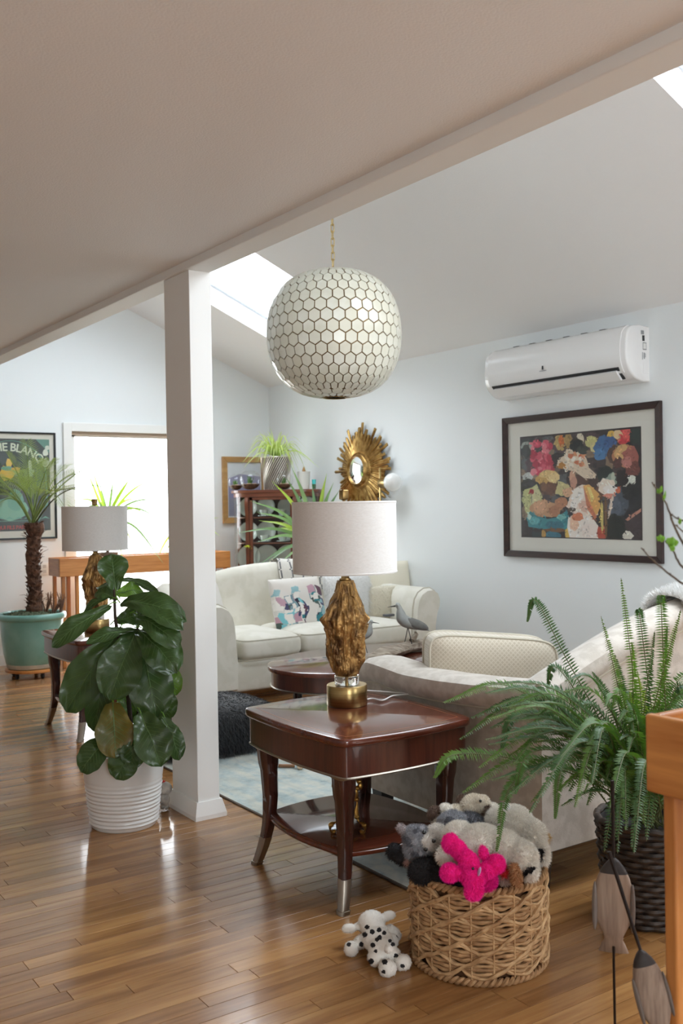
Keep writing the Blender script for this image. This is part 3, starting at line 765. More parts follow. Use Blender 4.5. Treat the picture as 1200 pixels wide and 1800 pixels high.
# ================================================================== pendant
SHELL = mat('capiz_shell', S(222,220,208), 0.28, c2=S(206,203,186), nscale=14, ndetail=5, contrast=(.35,.7), spec=.6, coat=.35, sss=.0, rand_c2=S(212,208,190))
CAME = mat('brass_came', S(112,88,52), 0.45, 0.6)
def pendant():
    c = at_d(587, 588, .70/236*F_PX); R = .350
    t = empty('globe_pendant', c, 'round globe pendant of hexagonal shell panes hanging on a brass chain', 'pendant lamp')
    # profile of a slightly flattened globe: angle from top
    def prof(th):
        # superellipse: r, z
        e = 0.74
        return R*abs(math.sin(th))**e, .330*math.copysign(abs(math.cos(th))**.90, math.cos(th))
    ths = np.linspace(0.0, PI, 721); pr = [prof(x) for x in ths]; arc = [0.0]
    for i in range(1, 721): arc.append(arc[-1]+math.hypot(pr[i][0]-pr[i-1][0], pr[i][1]-pr[i-1][1]))
    Ltot = arc[-1]
    def at_s(s): th = float(np.interp(s, arc, ths)); return prof(th)
    m = MB(); m.lathe([at_s(Ltot*(.02+.925*k/60)) for k in range(61)], 96)
    m.v = [tuple(Vector(p)*.992) for p in m.v]; m.build('came_frame', CAME, t)
    rows = 18; s0, s1 = .045*Ltot, .93*Ltot; dr = (s1-s0)/rows; panes = []
    N = 36
    for r in range(rows):
        smid = s0+dr*(r+.5); rad = at_s(smid)[0]
        n = N if rad > .30 else (N if rad > .20 else (N//2 if rad > .10 else N//3))
        for k in range(n):
            off = .5 if r % 2 else 0
            a0 = 2*PI*(k+off)/n; panes.append((r, smid, n, a0))
    def pane(r, smid, n, a0, g=.0029):
        hw = PI/n; pts = []
        rad = at_s(smid)[0]; q = 1-g/max(hw*rad,.006)
        v6 = [(0,-2/3),(1,-1/3),(1,1/3),(0,2/3),(-1,1/3),(-1,-1/3)]; gy = 1-g*1.1/(dr*.667)
        out = []
        for (x, y) in v6:
            s_ = smid+y*dr*gy; rr, z = at_s(min(max(s_,.0),Ltot)); a = a0+x*hw*q; out.append(Vector((rr*math.cos(a), rr*math.sin(a), z)))
        cen = sum(out, Vector())/6; nrm = (out[2]-out[0]).cross(out[4]-out[0]).normalized()
        if nrm.dot(cen) < 0: nrm = -nrm
        base = [p-nrm*.003 for p in out]; top = [cen+(p-cen)*.965+nrm*.0016 for p in out]; rim = [p+nrm*.0006 for p in out]
        return [*base, *rim, *top], [(i,(i+1)%6,6+(i+1)%6,6+i) for i in range(6)]+[(6+i,6+(i+1)%6,12+(i+1)%6,12+i) for i in range(6)]+[(12,13,14,15,16,17)]
    vd = (CAM-c).normalized(); sc_ = []
    for p in panes:
        rr, z = at_s(p[1]); pos = Vector((rr*math.cos(p[3]), rr*math.sin(p[3]), z)); d = pos.normalized().dot(vd)*rr/p[2]; sc_.append(d)
    order = sorted(range(len(panes)), key=lambda i: -sc_[i]); pick = set(order[:300]); rest = MB(); cache = {}
    for i, p in enumerate(panes):
        r, smid, n, a0 = p
        if i in pick:
            if (r, n) not in cache:
                m = MB(); m.add(*pane(r, smid, n, 0.0)); o = m.build('pane', SHELL, t, smooth=False); cache[(r, n)] = o
            else: o = cache[(r, n)].copy(); col.objects.link(o)
            o.rotation_euler = (0,0,a0)
        else: rest.add(*pane(*p))
    o = rest.build('panes_rest', SHELL, t, smooth=False); o['kind'] = 'stuff'
    zt = at_s(.02*Ltot)[1]
    m = MB(); m.lathe([(.05,zt-.006),(.052,zt),(.02,zt+.004),(.012,zt+.012),(.006,zt+.02),(0,zt+.02)], 24); m.build('cap', ANTBRASS, t)
    rb, zb = at_s(.945*Ltot); m = MB(); m.tube([(rb*math.cos(2*PI*i/48), rb*math.sin(2*PI*i/48), zb) for i in range(48)], .004, 6, closed=True); m.build('bottom_ring', ANTBRASS, t)
    # chain
    ztop = zc(c.x)-c.z; z = zt+.018; k = 0; lk = None; CH = mat('pale_brass', S(196,172,122), .35, 1.0)
    Lk, Wk, rk = .046, .017, .0028
    while z < ztop-.05:
        if lk is None:
            m = MB(); pts = []
            for i in range(24):
                a = 2*PI*i/24; x = math.cos(a)*Wk/2; y = math.sin(a); zz = (Lk/2-Wk/2)*math.copysign(1, y)*(1 if abs(y) > .01 else 0)+math.sin(a)*Wk/2
                pts.append((x, 0, zz))
            m.tube(pts, rk, 6, closed=True, up=(0,1,0)); lk = m.build('chain_link', CH, t)
            o = lk
        else: o = lk.copy(); col.objects.link(o)
        o.location = (0, 0, z+Lk/2); o.rotation_euler = (0, 0, (PI/2 if k % 2 else 0)+.6); z += Lk-2*rk-.004; k += 1
    m = MB(); m.lathe([(0,ztop+.01),(.06,ztop+.01),(.06,ztop-.03),(.045,ztop-.045),(0,ztop-.05)], 28); m.build('ceiling_canopy', ANTBRASS, t)
    return t
pendant()
# ================================================================== air conditioner
def aircon():
    y0, y1 = 4.03, 5.30; zb, zt = 2.075, 2.425; D = .225
    t = empty('air_conditioner', (XW, (y0+y1)/2, zb), 'white wall mounted split air conditioner above the framed print', 'air conditioner')
    PL = mat('ac_plastic', S(240,240,240), .22, coat=.4); DK = mat('ac_dark', S(40,42,44), .6); GR = mat('ac_grey', S(150,152,154), .5)
    # profile (distance from wall, z)
    P = [(0.0,zt-.005),(.09,zt),(.155,zt-.012),(.195,zt-.045),(.212,zt-.10),(.218,zt-.17),(.210,zt-.235),(.185,zt-.285),(.150,zt-.318),(.115,zt-.338),(.06,zt-.350),(.0,zt-.350)]
    P2 = [(d, z) for d, z in P]
    pp = smoothpath([Vector((d, z, 0)) for d, z in P[1:-1]], 40)
    out = [(0.0,zt-.005)]+[(p.x, p.y) for p in pp]+[(0.0,zt-.350)]
    def rg(y, k=1.0):
        cz = (zt+zb)/2; return [Vector((XW-d*k-.001, y, cz+(z-cz)*(1-(1-k)*.6))) for d, z in out]
    m = MB(); m.loft([rg(y0,.93), rg(y0+.006,.985), rg(y0+.014,1.0), rg(y1-.014,1.0), rg(y1-.006,.985), rg(y1,.93)]); b = m.build('body', PL, t, world=True)
    # front panel, slightly proud
    fp = [p for p in out if p[0] > .13 and p[1] > zt-.30]
    m = MB(); ya, yb = y0+.045, y1-.045
    def q(d, z, y, e): 
        cz = zt-.15; v = Vector((d-.08, z-cz)); v.normalize(); return Vector((XW-d-v.x*e, y, z+v.y*e))
    m.loft([[q(d,z,ya,.006) for d,z in fp]+[q(d,z,ya,-.004) for d,z in fp[::-1]], [q(d,z,yb,.006) for d,z in fp]+[q(d,z,yb,-.004) for d,z in fp[::-1]]]); m.build('front_panel', PL, t, world=True)
    # louvre slot and flap
    def slab(name, mt, d0, z0_, d1, z1_, ya, yb, th):
        a = Vector((XW-d0, ya, z0_)); b_ = Vector((XW-d1, ya, z1_)); n = Vector((-(z0_-z1_), 0, -(d1-d0)))
        n = Vector((-1,0,-.8)).normalized(); m = MB(); m.quadbox(a, b_, b_+Vector((0,yb-ya,0)), a+Vector((0,yb-ya,0)), n*th); return m.build(name, mt, t, smooth=False, world=True)
    slab('air_outlet', DK, .206, zt-.262, .140, zt-.330, y0+.07, y1-.07, .006)
    slab('flap', PL, .196, zt-.280, .146, zt-.332, y0+.09, y1-.085, .015)
    for k in range(6):
        ya = y0+.22+k*.155; m = MB(); m.box(XW-.145, XW-.05, ya, ya+.05, zt-.004, zt+.0015); m.build('top_grille', DK, t, smooth=False, world=True)
    # logo and end stickers
    yl = 4.72; m = MB(); m.box(XW-.2262, XW-.224, yl-.006, yl+.006, zt-.205, zt-.180); m.build('logo', mat('logo_dark', S(50,52,60), .4), t, smooth=False, world=True)
    m = MB(); m.box(XW-.2262, XW-.2245, yl-.035, yl+.03, zt-.216, zt-.211); m.build('logo_text', mat('logo_grey', S(170,172,178), .4), t, smooth=False, world=True)
    for (d0, d1, z0_, z1_, mt) in ((.05,.078,zt-.06,zt-.035,GR),(.045,.066,zt-.10,zt-.065,DK),(.028,.062,zt-.155,zt-.108,GR),(.044,.055,zt-.21,zt-.172,GR),(.062,.068,zt-.215,zt-.17,GR),(.036,.040,zt-.20,zt-.175,GR)):
        m = MB(); m.box(XW-d1, XW-d0, y0-.0014, y0-.0002, z0_, z1_); m.build('sticker', mt, t, smooth=False, world=True)
    m = MB(); m.box(XW-.058, XW-.033, y0-.0020, y0-.0012, zt-.148, zt-.114); m.build('sticker_face', mat('sticker_white', S(225,225,222), .5), t, smooth=False, world=True)
    m = MB(); m.ell((XW-.176, y0+.06, zt-.287), (.006,.016,.006), nu=10, nv=6); m.build('status_light', mat('status_violet', S(225,205,235), .3), t, world=True)
    m = MB(); m.box(XW-.06, XW-.002, y0-.0015, y0+.001, zt-.30, zt-.235); m.build('cable_cover', PL, t, smooth=False, world=True)
aircon()
# ================================================================== pictures
def flat_print(name, polys, place, mt, parent, base, rng=None, step=.000004, jit=.0):
    """polys: list of (colour, [(x,y)...]) in picture units; place(x,y,lift) -> world point"""
    rng = rng or random.Random(1); m = MB(); cols = []
    n = 0
    for c, pts in [base]+polys:
        P = [place(x, y, step*n) for x, y in pts]; m.add(P, [tuple(range(len(P)))]); cols.append(c); n += 1
    o = m.build(name, mt, parent, smooth=False, world=True); paint_faces(o, cols); return o
def blob(cx, cy, rx, ry, n=14, rough=.18, rng=None, rot=0.0):
    pts = []
    for i in range(n):
        a = 2*PI*i/n; k = 1+rng.uniform(-rough, rough); x, y = rx*k*math.cos(a), ry*k*math.sin(a)
        pts.append((cx+x*math.cos(rot)-y*math.sin(rot), cy+x*math.sin(rot)+y*math.cos(rot)))
    return pts
def framed(name, label, cat, origin, ux, uz, w, h, fw, fd, fmat, matw, matmat, printfn, glass=True):
    """origin: lower-left corner on the wall, ux/uz unit vectors, front normal = ux x uz flipped toward room"""
    ux = Vector(ux); uz = Vector(uz); nr = ux.cross(uz); o0 = Vector(origin)
    t = empty(name, o0+ux*w/2, label, cat)
    def P(x, y, l): return o0+ux*x+uz*y+nr*l
    for (nm, x0, x1, y0, y1, ins) in (('top',0,w,h-fw,h,0),('bottom',0,w,0,fw,0),('left',0,fw,0,h,1),('right',w-fw,w,0,h,1)):
        m = MB()
        if ins == 0:
            ya, yb = (y0, y1)
            inner = (ya if nm == 'top' else yb); outer = (yb if nm == 'top' else ya)
            quad = [(0,outer),(w,outer),(w-fw,inner),(fw,inner)]
        else:
            inner = (x1 if nm == 'left' else x0); outer = (x0 if nm == 'left' else x1)
            quad = [(outer,0),(outer,h),(inner,h-fw),(inner,fw)]
        b = [P(x,y,.001) for x, y in quad]; f = [P(x,y,fd if k < 2 else fd*.8) for k,(x,y) in enumerate(quad)]
        m.add(b+f, [(0,1,2,3),(7,6,5,4),(0,4,5,1),(1,5,6,2),(2,6,7,3),(3,7,4,0)]); m.build('frame_rail', fmat, t, smooth=False, world=True, bevel=.003)
    m = MB(); m.add([P(x,y,l) for l in (.002,.006) for x,y in ((fw*.8,fw*.8),(w-fw*.8,fw*.8),(w-fw*.8,h-fw*.8),(fw*.8,h-fw*.8))], [(3,2,1,0),(4,5,6,7),(0,1,5,4),(1,2,6,5),(2,3,7,6),(3,0,4,7)])
    m.build('mat_board', matmat, t, smooth=False, world=True)
    printfn(t, P)
    if glass:
        m = MB(); m.add([P(x,y,l) for l in (fd*.55,fd*.55+.002) for x,y in ((fw*.9,fw*.9),(w-fw*.9,fw*.9),(w-fw*.9,h-fw*.9),(fw*.9,h-fw*.9))], [(3,2,1,0),(4,5,6,7),(0,1,5,4),(1,2,6,5),(2,3,7,6),(3,0,4,7)])
        m.build('glazing', thinglass('picture_glass', (1,1,1,1), .1), t, smooth=False, world=True)
    return t
# ---- large print on the right wall: seen from inside, picture left = larger y
PR = vcol('print_paint', .5, .0)
def cafe_print(t, P):
    pw, ph = 1.050, .700; x0, y0 = .172, .147
    rng = random.Random(11); polys = []
    # local coords: 0..1 across, 0..1 down (as seen in the photograph)
    def add(c, pts): polys.append((S(*c), [(x0+pw*min(max(x,0),1), y0+ph*(1-min(max(y,0),1))) for x, y in pts]))
    def bl(c, cx, cy, rx, ry, n=16, r=.16, rot=0): add(c, blob(cx, cy, rx, ry, n, r, rng, rot))
    dk = (44,38,40)
    for k in range(150): bl(rng.choice([(72,60,62),(46,44,48),(96,80,76),(84,64,70),(50,60,62),(118,98,86),(140,120,100),(88,92,96)]), rng.random(), rng.random()*.75, .03+.06*rng.random(), .03+.05*rng.random(), 9, .4)
    # upper guests
    bl((196,170,110), .36, .07, .05, .08); bl((214,120,60), .37, .06, .025, .06); bl((178,150,96), .43, .05, .03, .09)
    bl((226,214,190), .53, .05, .03, .06); bl((60,52,44), .50, .09, .05, .05); bl((200,196,130), .62, .09, .05, .06); bl((214,204,150), .64,.14,.03,.05)
    bl((64,110,160), .72, .15, .075, .10); bl((76,128,178), .69, .21, .05, .06); bl((58,96,148), .77,.10,.05,.06); bl((230,190,90), .78, .03, .03, .03); bl((210,64,70), .88, .06, .07, .07); bl((226,96,92), .90, .04, .04, .05); bl((232,206,160), .83,.04,.03,.05)
    bl((50,64,60), .97, .06, .05, .08); bl((90,70,64), .80,.22,.05,.09)
    # red flowers
    for k in range(26): bl(rng.choice([(196,54,84),(214,84,108),(176,38,66),(226,128,140)]), .10+.17*rng.random(), .06+.30*rng.random()*(1), .035, .04, 9, .35)
    for k in range(10): bl(rng.choice([(190,40,70),(220,96,116)]), .22+.07*rng.random(), .17+.15*rng.random(), .025, .035, 8, .3)
    bl((170,180,172), .05, .08, .05, .045); bl((54,60,58), .05, .14, .05, .07); bl((196,200,196), .06, .40, .05, .05); bl((60,56,58), .06,.5,.07,.1)
    # table and glass
    bl((196,198,140), .10, .63, .10, .15); bl((210,206,160), .13, .60, .05, .10); bl((206,196,140), .36,.52,.07,.07); bl((168,40,56), .095, .545, .022, .03, 10, .05); bl((150,150,120), .095, .62, .006, .05, 8, .05)
    # gentleman right
    bl((36,40,46), .90, .62, .13, .26); bl((74,84,98), .84, .66, .08, .12); bl((90,100,114), .80, .70, .05, .09); bl((30,34,38), .93, .52, .08, .12); bl((26,36,34), .80, .90, .10, .12); bl((70,58,62), .95, .88, .07, .14); bl((226,220,206), .90, .97, .04, .05)
    bl((186,128,92), .88, .24, .09, .10); bl((214,176,120), .86, .21, .06, .07); bl((168,98,88), .93, .25, .06, .10); bl((120,68,60), .94, .36, .06, .07); bl((96,60,58), .83, .30, .04, .05); bl((196,130,120), .90,.30,.04,.05); bl((222,226,214), .92, .46, .05, .035, rot=-.5); bl((206,206,196), .88,.49,.03,.03)
    bl((30,44,42), .73, .40, .07, .075, 10, .1); bl((34,30,32), .86,.44,.05,.07); bl((150,166,150), .78, .46, .04, .07); bl((190,200,180), .79,.44,.015,.06)
    add((196,140,120), [(.88,.82),(1,.72),(1,.75),(.9,.835)])
    # blonde woman, teal dress
    bl((40,34,34), .24, .52, .05, .06)
    bl((196,150,112), .22, .72, .14, .085); bl((214,166,128), .17, .70, .06, .07); bl((176,122,88), .30, .74, .05, .06); bl((188,132,96), .36,.66,.05,.06)
    bl((90,60,44), .25, .48, .085, .10); bl((206,166,96), .24, .41, .10, .075); bl((226,196,130), .25, .375, .085, .04); bl((236,210,150), .30, .41, .05, .05); bl((110,70,46), .27, .52, .05, .07); bl((120,80,54), .21,.50,.03,.05)
    add((52,140,150), [(.05,.80),(.08,.74),(.14,.79),(.24,.82),(.34,.80),(.41,.73),(.43,.80),(.42,.92),(.30,.93),(.18,.92),(.06,.90)])
    bl((96,176,180), .12, .84, .05, .04); bl((40,112,130), .30, .88, .08, .04); bl((190,220,210), .07, .80, .02, .03); bl((120,190,186), .36,.80,.04,.03)
    bl((60,120,140), .29, .99, .07, .05); bl((120,82,48), .30, .93, .10, .02); bl((224,190,90), .41, .96, .02, .05); bl((44,60,64), .14, .98, .05, .03); bl((190,150,80), .20,.97,.02,.04)
    # hat woman
    bl((92,64,56), .58, .45, .09, .08); bl((70,50,46), .64, .52, .05, .10); bl((110,76,60), .68,.58,.03,.07); bl((216,168,140), .46, .42, .028, .07); bl((200,150,128), .47,.47,.03,.06)
    add((228,210,186), [(.33,.27),(.36,.22),(.40,.20),(.41,.14),(.46,.15),(.54,.18),(.58,.24),(.60,.33),(.66,.40),(.65,.44),(.56,.43),(.48,.36),(.40,.34),(.35,.31)])
    for k in range(16): bl(rng.choice([(206,120,80),(216,150,110),(240,230,214),(196,100,60),(244,238,226)]), .40+.16*rng.random(), .19+.14*rng.random(), .02, .022, 8, .3)
    bl((190,130,50), .37, .30, .035, .03); bl((28,36,38), .50, .12, .055, .055); bl((60,66,60), .55, .16, .05, .04)
    add((240,222,206), [(.43,.62),(.47,.53),(.54,.49),(.60,.50),(.66,.62),(.67,.78),(.58,.80),(.47,.77),(.41,.70)]); bl((246,240,230), .50, .60, .05, .08, rot=.4); bl((226,190,170), .56,.70,.05,.06); bl((250,244,236), .47,.68,.03,.05); bl((220,176,140), .42, .56, .05, .04, rot=-.8)
    add((228,176,100), [(.55,.50),(.60,.49),(.68,.58),(.69,.70),(.66,.78),(.62,.76),(.58,.66)]); add((206,126,92), [(.55,.50),(.60,.66),(.66,.80),(.64,.82),(.58,.72)]); add((238,214,130), [(.58,.51),(.61,.52),(.64,.62),(.62,.66)])
    bl((240,226,210), .74, .52, .07, .08); bl((246,240,232), .77, .55, .06, .05); bl((206,110,76), .83, .55, .02, .03); bl((226,150,130), .76,.60,.05,.02)
    bl((96,84,72), .45, .73, .035, .022); add((244,234,224), [(.42,.80),(.52,.78),(.62,.80),(.68,.90),(.67,1.0),(.43,1.0),(.41,.90)]); bl((240,200,170), .47, .86, .04, .07); bl((214,130,90), .50, .80, .05, .04); bl((244,230,220), .60,.94,.07,.08); bl((190,80,60), .70, .95, .04, .07); bl((120,90,60), .73, .80, .012, .20, 10, .05); bl((214,196,120), .70, .80, .012, .16, 10, .05); bl((224,206,190), .77, .70, .012, .12, 10, .05, .2)
    def inside(x, y, P):
        c = False; n = len(P)
        for i in range(n):
            (xa, ya), (xb, yb) = P[i], P[i-1]
            if (ya > y) != (yb > y) and x < (xb-xa)*(y-ya)/(yb-ya)+xa: c = not c
        return c
    # brush strokes: small dabs in the colour found under them, lighter or darker
    flat = list(polys); dabs = []
    for k in range(1300):
        x, y = x0+pw*rng.random(), y0+ph*rng.random(); c = (.03,.025,.028,1)
        for cc, P_ in reversed(flat):
            if inside(x, y, P_): c = cc; break
        g = rng.choice([.6,.75,1.25,1.4,1.1,.85]); c = tuple(min(1,q*g+ (.01 if g > 1 else 0)) for q in c[:3])+(1,); a = rng.uniform(-1.2,1.2); x += rng.uniform(-.012,.012); y += rng.uniform(-.012,.012)
        x = min(max(x,x0+.014),x0+pw-.014); y = min(max(y,y0+.014),y0+ph-.014); dabs.append((c, blob(x, y, rng.uniform(.006,.014), rng.uniform(.002,.006), 7, .3, rng, a)))
    polys_ = polys+dabs
    flat_print('print', polys_, lambda x, y, l: P(x, y, .0075+l), PR, t, (S(48,40,42), [(x0-.008,y0-.006),(x0+pw+.008,y0-.006),(x0+pw+.008,y0+ph+.012),(x0-.008,y0+ph+.012)]))
yr, yl_, zb_, zt_ = 3.935, 5.325, .945, 1.950
DKFR = wood('walnut_frame', S(58,34,30), S(36,22,20), rough=.35, axis='Y', coat=.2)
framed('framed_print', 'large framed cafe painting print in a dark wood frame on the white wall', 'picture', (XW, yl_, zb_), (0,-1,0), (0,0,1), yl_-yr, zt_-zb_, .045, .028, DKFR, .1, mat('mat_board', S(226,224,214), .8), cafe_print)
# ---- green poster left of the glazed door
def text_polys(txt, size, spacing=1.0):
    """text as flat outline faces through a font curve"""
    cu = bpy.data.curves.new('lettering', 'FONT'); cu.body = txt; cu.size = size; cu.align_x = 'CENTER'; cu.space_character = spacing; cu.resolution_u = 2; cu.offset = size*.018
    ob = bpy.data.objects.new('lettering', cu); dg = None
    col.objects.link(ob); bpy.context.view_layer.update(); dg = bpy.context.evaluated_depsgraph_get()
    me = bpy.data.meshes.new_from_object(ob.evaluated_get(dg)); col.objects.unlink(ob); bpy.data.objects.remove(ob)
    vs = [v.co.copy() for v in me.vertices]; fs = [tuple(p.vertices) for p in me.polygons]; bpy.data.meshes.remove(me)
    return vs, fs
def green_poster(t, P):
    w, h = .78, .935; rng = random.Random(4); polys = []
    def add(c, pts): polys.append((S(*c), pts))
    def bl(c, cx, cy, rx, ry, n=16, r=.14, rot=0): add(c, blob(cx, cy, rx, ry, n, r, rng, rot))
    bx0, bx1, by0, by1 = .055, w-.055, .075, h-.06
    # plain arch and panels in the poster's greens
    n = 40; arch = [(bx0+.02,.30)]+[(w/2+ (w/2-.085)*math.cos(PI-PI*i/n), .56+.30*math.sin(PI*i/n)) for i in range(n+1)]+[(bx1-.02,.30),(bx1-.10,.16),(bx0+.10,.16)]
    add((78,128,116), [(bx0,by1),(bx0,by1-.10),(bx0+.12,by1)]); add((86,134,120), [(bx1,by1),(bx1-.12,by1),(bx1,by1-.12)])
    add((88,150,132), arch); add((36,58,56), [(w/2+(x-w/2)*.965, .16+(y-.16)*.985+.006) for x, y in arch]); add((28,42,44), [(w/2+(x-w/2)*.6, .18+(y-.18)*.72) for x, y in arch])
    add((52,84,92), [(w-.19,.70),(w-.12,.66),(w-.105,.45),(w-.17,.40)])
    bl((206,214,196), w-.09, h-.17, .028, .03, 9, .3); bl((198,206,190), w-.075, h-.13, .022, .02, 9, .3); bl((192,200,186), w-.08, h-.26, .03, .025, 9, .3)
    # plain colour masses
    bl((120,176,150), w/2-.02, .27, .16, .10, 12, .10); bl((104,162,140), w/2+.03, .34, .07, .10, 12, .1); bl((214,176,64), w/2-.04, .57, .07, .06, 10, .25); bl((226,190,84), w/2-.02, .66, .028, .04, 10, .2); bl((96,152,126), w/2-.03, .62, .05, .02, 10, .2); bl((210,170,60), w/2+.04, .60, .04, .03, 10, .2)
    bl((190,200,180), w/2+.16, .64, .022, .05, 10, .15); bl((170,196,180), w/2+.17, .58, .03, .035, 10, .2)
    for k in range(8):
        x = w*(.12+.1*k); add((96,160,140), [(x,.175),(x+.04,.20),(x+.08,.175),(x+.04,.185)])
    flat_print('print', polys, lambda x, y, l: P(x, y, .0070+l), PR, t, (S(34,50,48), [(bx0,by0),(bx1,by0),(bx1,by1),(bx0,by1)]))
    # lettering on an arc
    R = .46; cx, cy = w/2-.03, h-.135-R
    vs, fs = text_polys('ABSINTHE BLANQUI', .098, .92); m = MB(); out = []
    for v in vs:
        a = v.x/R; r = R+v.y-.03; out.append(P(cx+r*math.sin(a), cy+r*math.cos(a), .0102))
    m.add(out, fs); m.build('lettering', mat('poster_letter', S(206,216,192), .5), t, smooth=False, world=True)
    vs, fs = text_polys('BLANQUI FILS PARIS NICE', .046, .9); m = MB(); m.add([P(w/2+v.x*1.0, .092+v.y, .0102) for v in vs], fs); m.build('lettering', mat('poster_red', S(176,52,52), .5), t, smooth=False, world=True)
framed('framed_poster', 'dark green framed poster with arched lettering behind the palm', 'poster', (2.905-.78, YW, 1.080), (1,0,0), (0,0,1), .78, .935, .016, .022, mat('black_frame', S(34,38,40), .4), .1, mat('poster_margin', S(214,212,200), .8), green_poster)
def small_art(t, P):
    w, h = .50, .655
    flat_print('print', [(S(222,226,232), [(.07,.30),(w-.07,.30),(w-.07,h-.075),(.07,h-.075)]), (S(150,146,184), [(.07,.20),(w-.07,.20),(w-.07,.46),(.2,.485),(.07,.44)]), (S(150,150,170), [(.07,.07),(w-.07,.07),(w-.07,.22),(.07,.25)])], lambda x, y, l: P(x, y, .0075+l), PR, t, (S(226,226,228), [(.06,.06),(w-.06,.06),(w-.06,h-.06),(.06,h-.06)]))
framed('framed_art', 'gold framed picture on the window wall half hidden by the china cabinet', 'picture', (4.553, YW, 1.172), (1,0,0), (0,0,1), .50, .655, .055, .03, wood('gold_oak_frame', S(196,154,96), S(166,122,68), rough=.35, axis='X'), .1, mat('mat_board', S(226,224,214), .8), small_art)
# ================================================================== sunburst mirror
def sunburst():
    c = Vector((XW-.02, 7.06, 1.635)); t = empty('sunburst_mirror', c, 'round gilded sunburst mirror on the white wall', 'mirror')
    GL = mat('gold_leaf', S(192,158,98), .38, .9, c2=S(140,104,56), nscale=22, bump=.25, bscale=60)
    rng = random.Random(9)
    # local frame: normal -x, picture right = -y
    def Q(r, a, l): return Vector((-l, -r*math.cos(a), r*math.sin(a)))
    n = 84; cache = None
    for k in range(n):
        a = 2*PI*k/n+rng.uniform(-.012,.012); big = (k % 7 == 0); L = rng.uniform(.30,.405) if not big else rng.uniform(.40,.43)
        r0 = .10; w0 = .0085; w1 = .013
        m = MB(); l0 = .055 if k % 2 else .045; l1 = .014 if k % 2 else .026
        def X(r, off, l):
            return Q(r, a, l)+Vector((0, off*math.sin(a), off*math.cos(a)))
        e = rng.choice([0,1])
        top = [X(r0,-w0,l0),X(r0,w0,l0),X(L-.02*e,w1,l1),X(L,0,l1),X(L-.02*e,-w1,l1)]; mid = [X(r0,0,l0+.010), X(L-.03,0,l1+.010)]
        bot = [p+Vector((.010,0,0)) for p in top]
        m.add(top+mid+bot, [(0,4,6,5),(5,6,2,1),(4,3,6),(3,2,6),(0,5,1),(0,7,11,4),(4,11,10,3),(3,10,9,2),(2,9,8,1),(7,8,9,10,11)])
        m.build('ray', GL, t, smooth=False)
    Mx = Matrix(((0,0,-1),(0,1,0),(1,0,0)))
    m = MB(); m.lathe([(.10,.03),(.158,.036),(.166,.048),(.160,.060),(.142,.062),(.132,.072),(.126,.088),(.122,.096),(.117,.092),(.116,.080)], 64, M=Mx); m.build('rim', GL, t)
    m = MB()
    for k in range(54):
        a = 2*PI*k/54; p = Q(.152, a, .062); m.ell(p, (.0065,.0065,.0065), nu=8, nv=6)
    m.build('beading', GL, t)
    m = MB(); m.lathe([(0,.094),(.03,.0932),(.06,.0910),(.09,.0872),(.117,.0825),(.117,.07),(0,.07)], 48, M=Mx); m.build('mirror_glass', mat('silver_mirror', (.92,.94,.95,1), .03, 1.0), t)
    m = MB(); m.lathe([(0,.0),(.13,.0),(.13,.05),(0,.05)], 32, M=Mx); m.build('back_plate', GL, t)
sunburst()
# ---- brass globe sconce
def sconce():
    rod = at_x(668, 855, XW-.10); t = empty('wall_sconce', (XW, rod.y, rod.z-.35), 'brass wall sconce with white glass globes beside the sunburst mirror', 'lamp')
    zt_ = at_x(668, 822, XW-.10).z; m = MB(); m.box(rod.x-.007, rod.x+.007, rod.y-.007, rod.y+.007, zt_-.62, zt_); m.build('stem', BRASS, t, world=True, bevel=.002)
    m = MB(); Mx = Matrix(((0,0,-1),(0,1,0),(1,0,0))); m.lathe([(0,0),(.055,0),(.055,.014),(.02,.02),(.008,.024),(.008,.095),(0,.095)], 28, (XW-.001, rod.y, zt_-.35), M=Mx); m.build('wall_plate', BRASS, t, world=True)
    OP = mat('opal_glass', S(240,240,238), .25, coat=.4)
    for (u, v, s_) in ((690, 848, 1), (649, 896, -1)):
        g = at_x(u, v, XW-.11); r = .077
        m = MB(); m.ell(g, (r,r,r), nu=32, nv=20); go = m.build('globe', OP, t, world=True)
        base = Vector((rod.x, rod.y, g.z)); d = (g-base); d.z = 0; dn = d.normalized(); M3 = frame_to(dn)
        m = MB(); m.lathe([(0,0),(.012,0),(.012,.012),(.040,.016),(.046,.03),(.046,max(.034,d.length-r*.72)),(.02,max(.036,d.length-r*.7))], 28, base, M=M3); m.build('globe_holder', BRASS, t, world=True)
sconce()
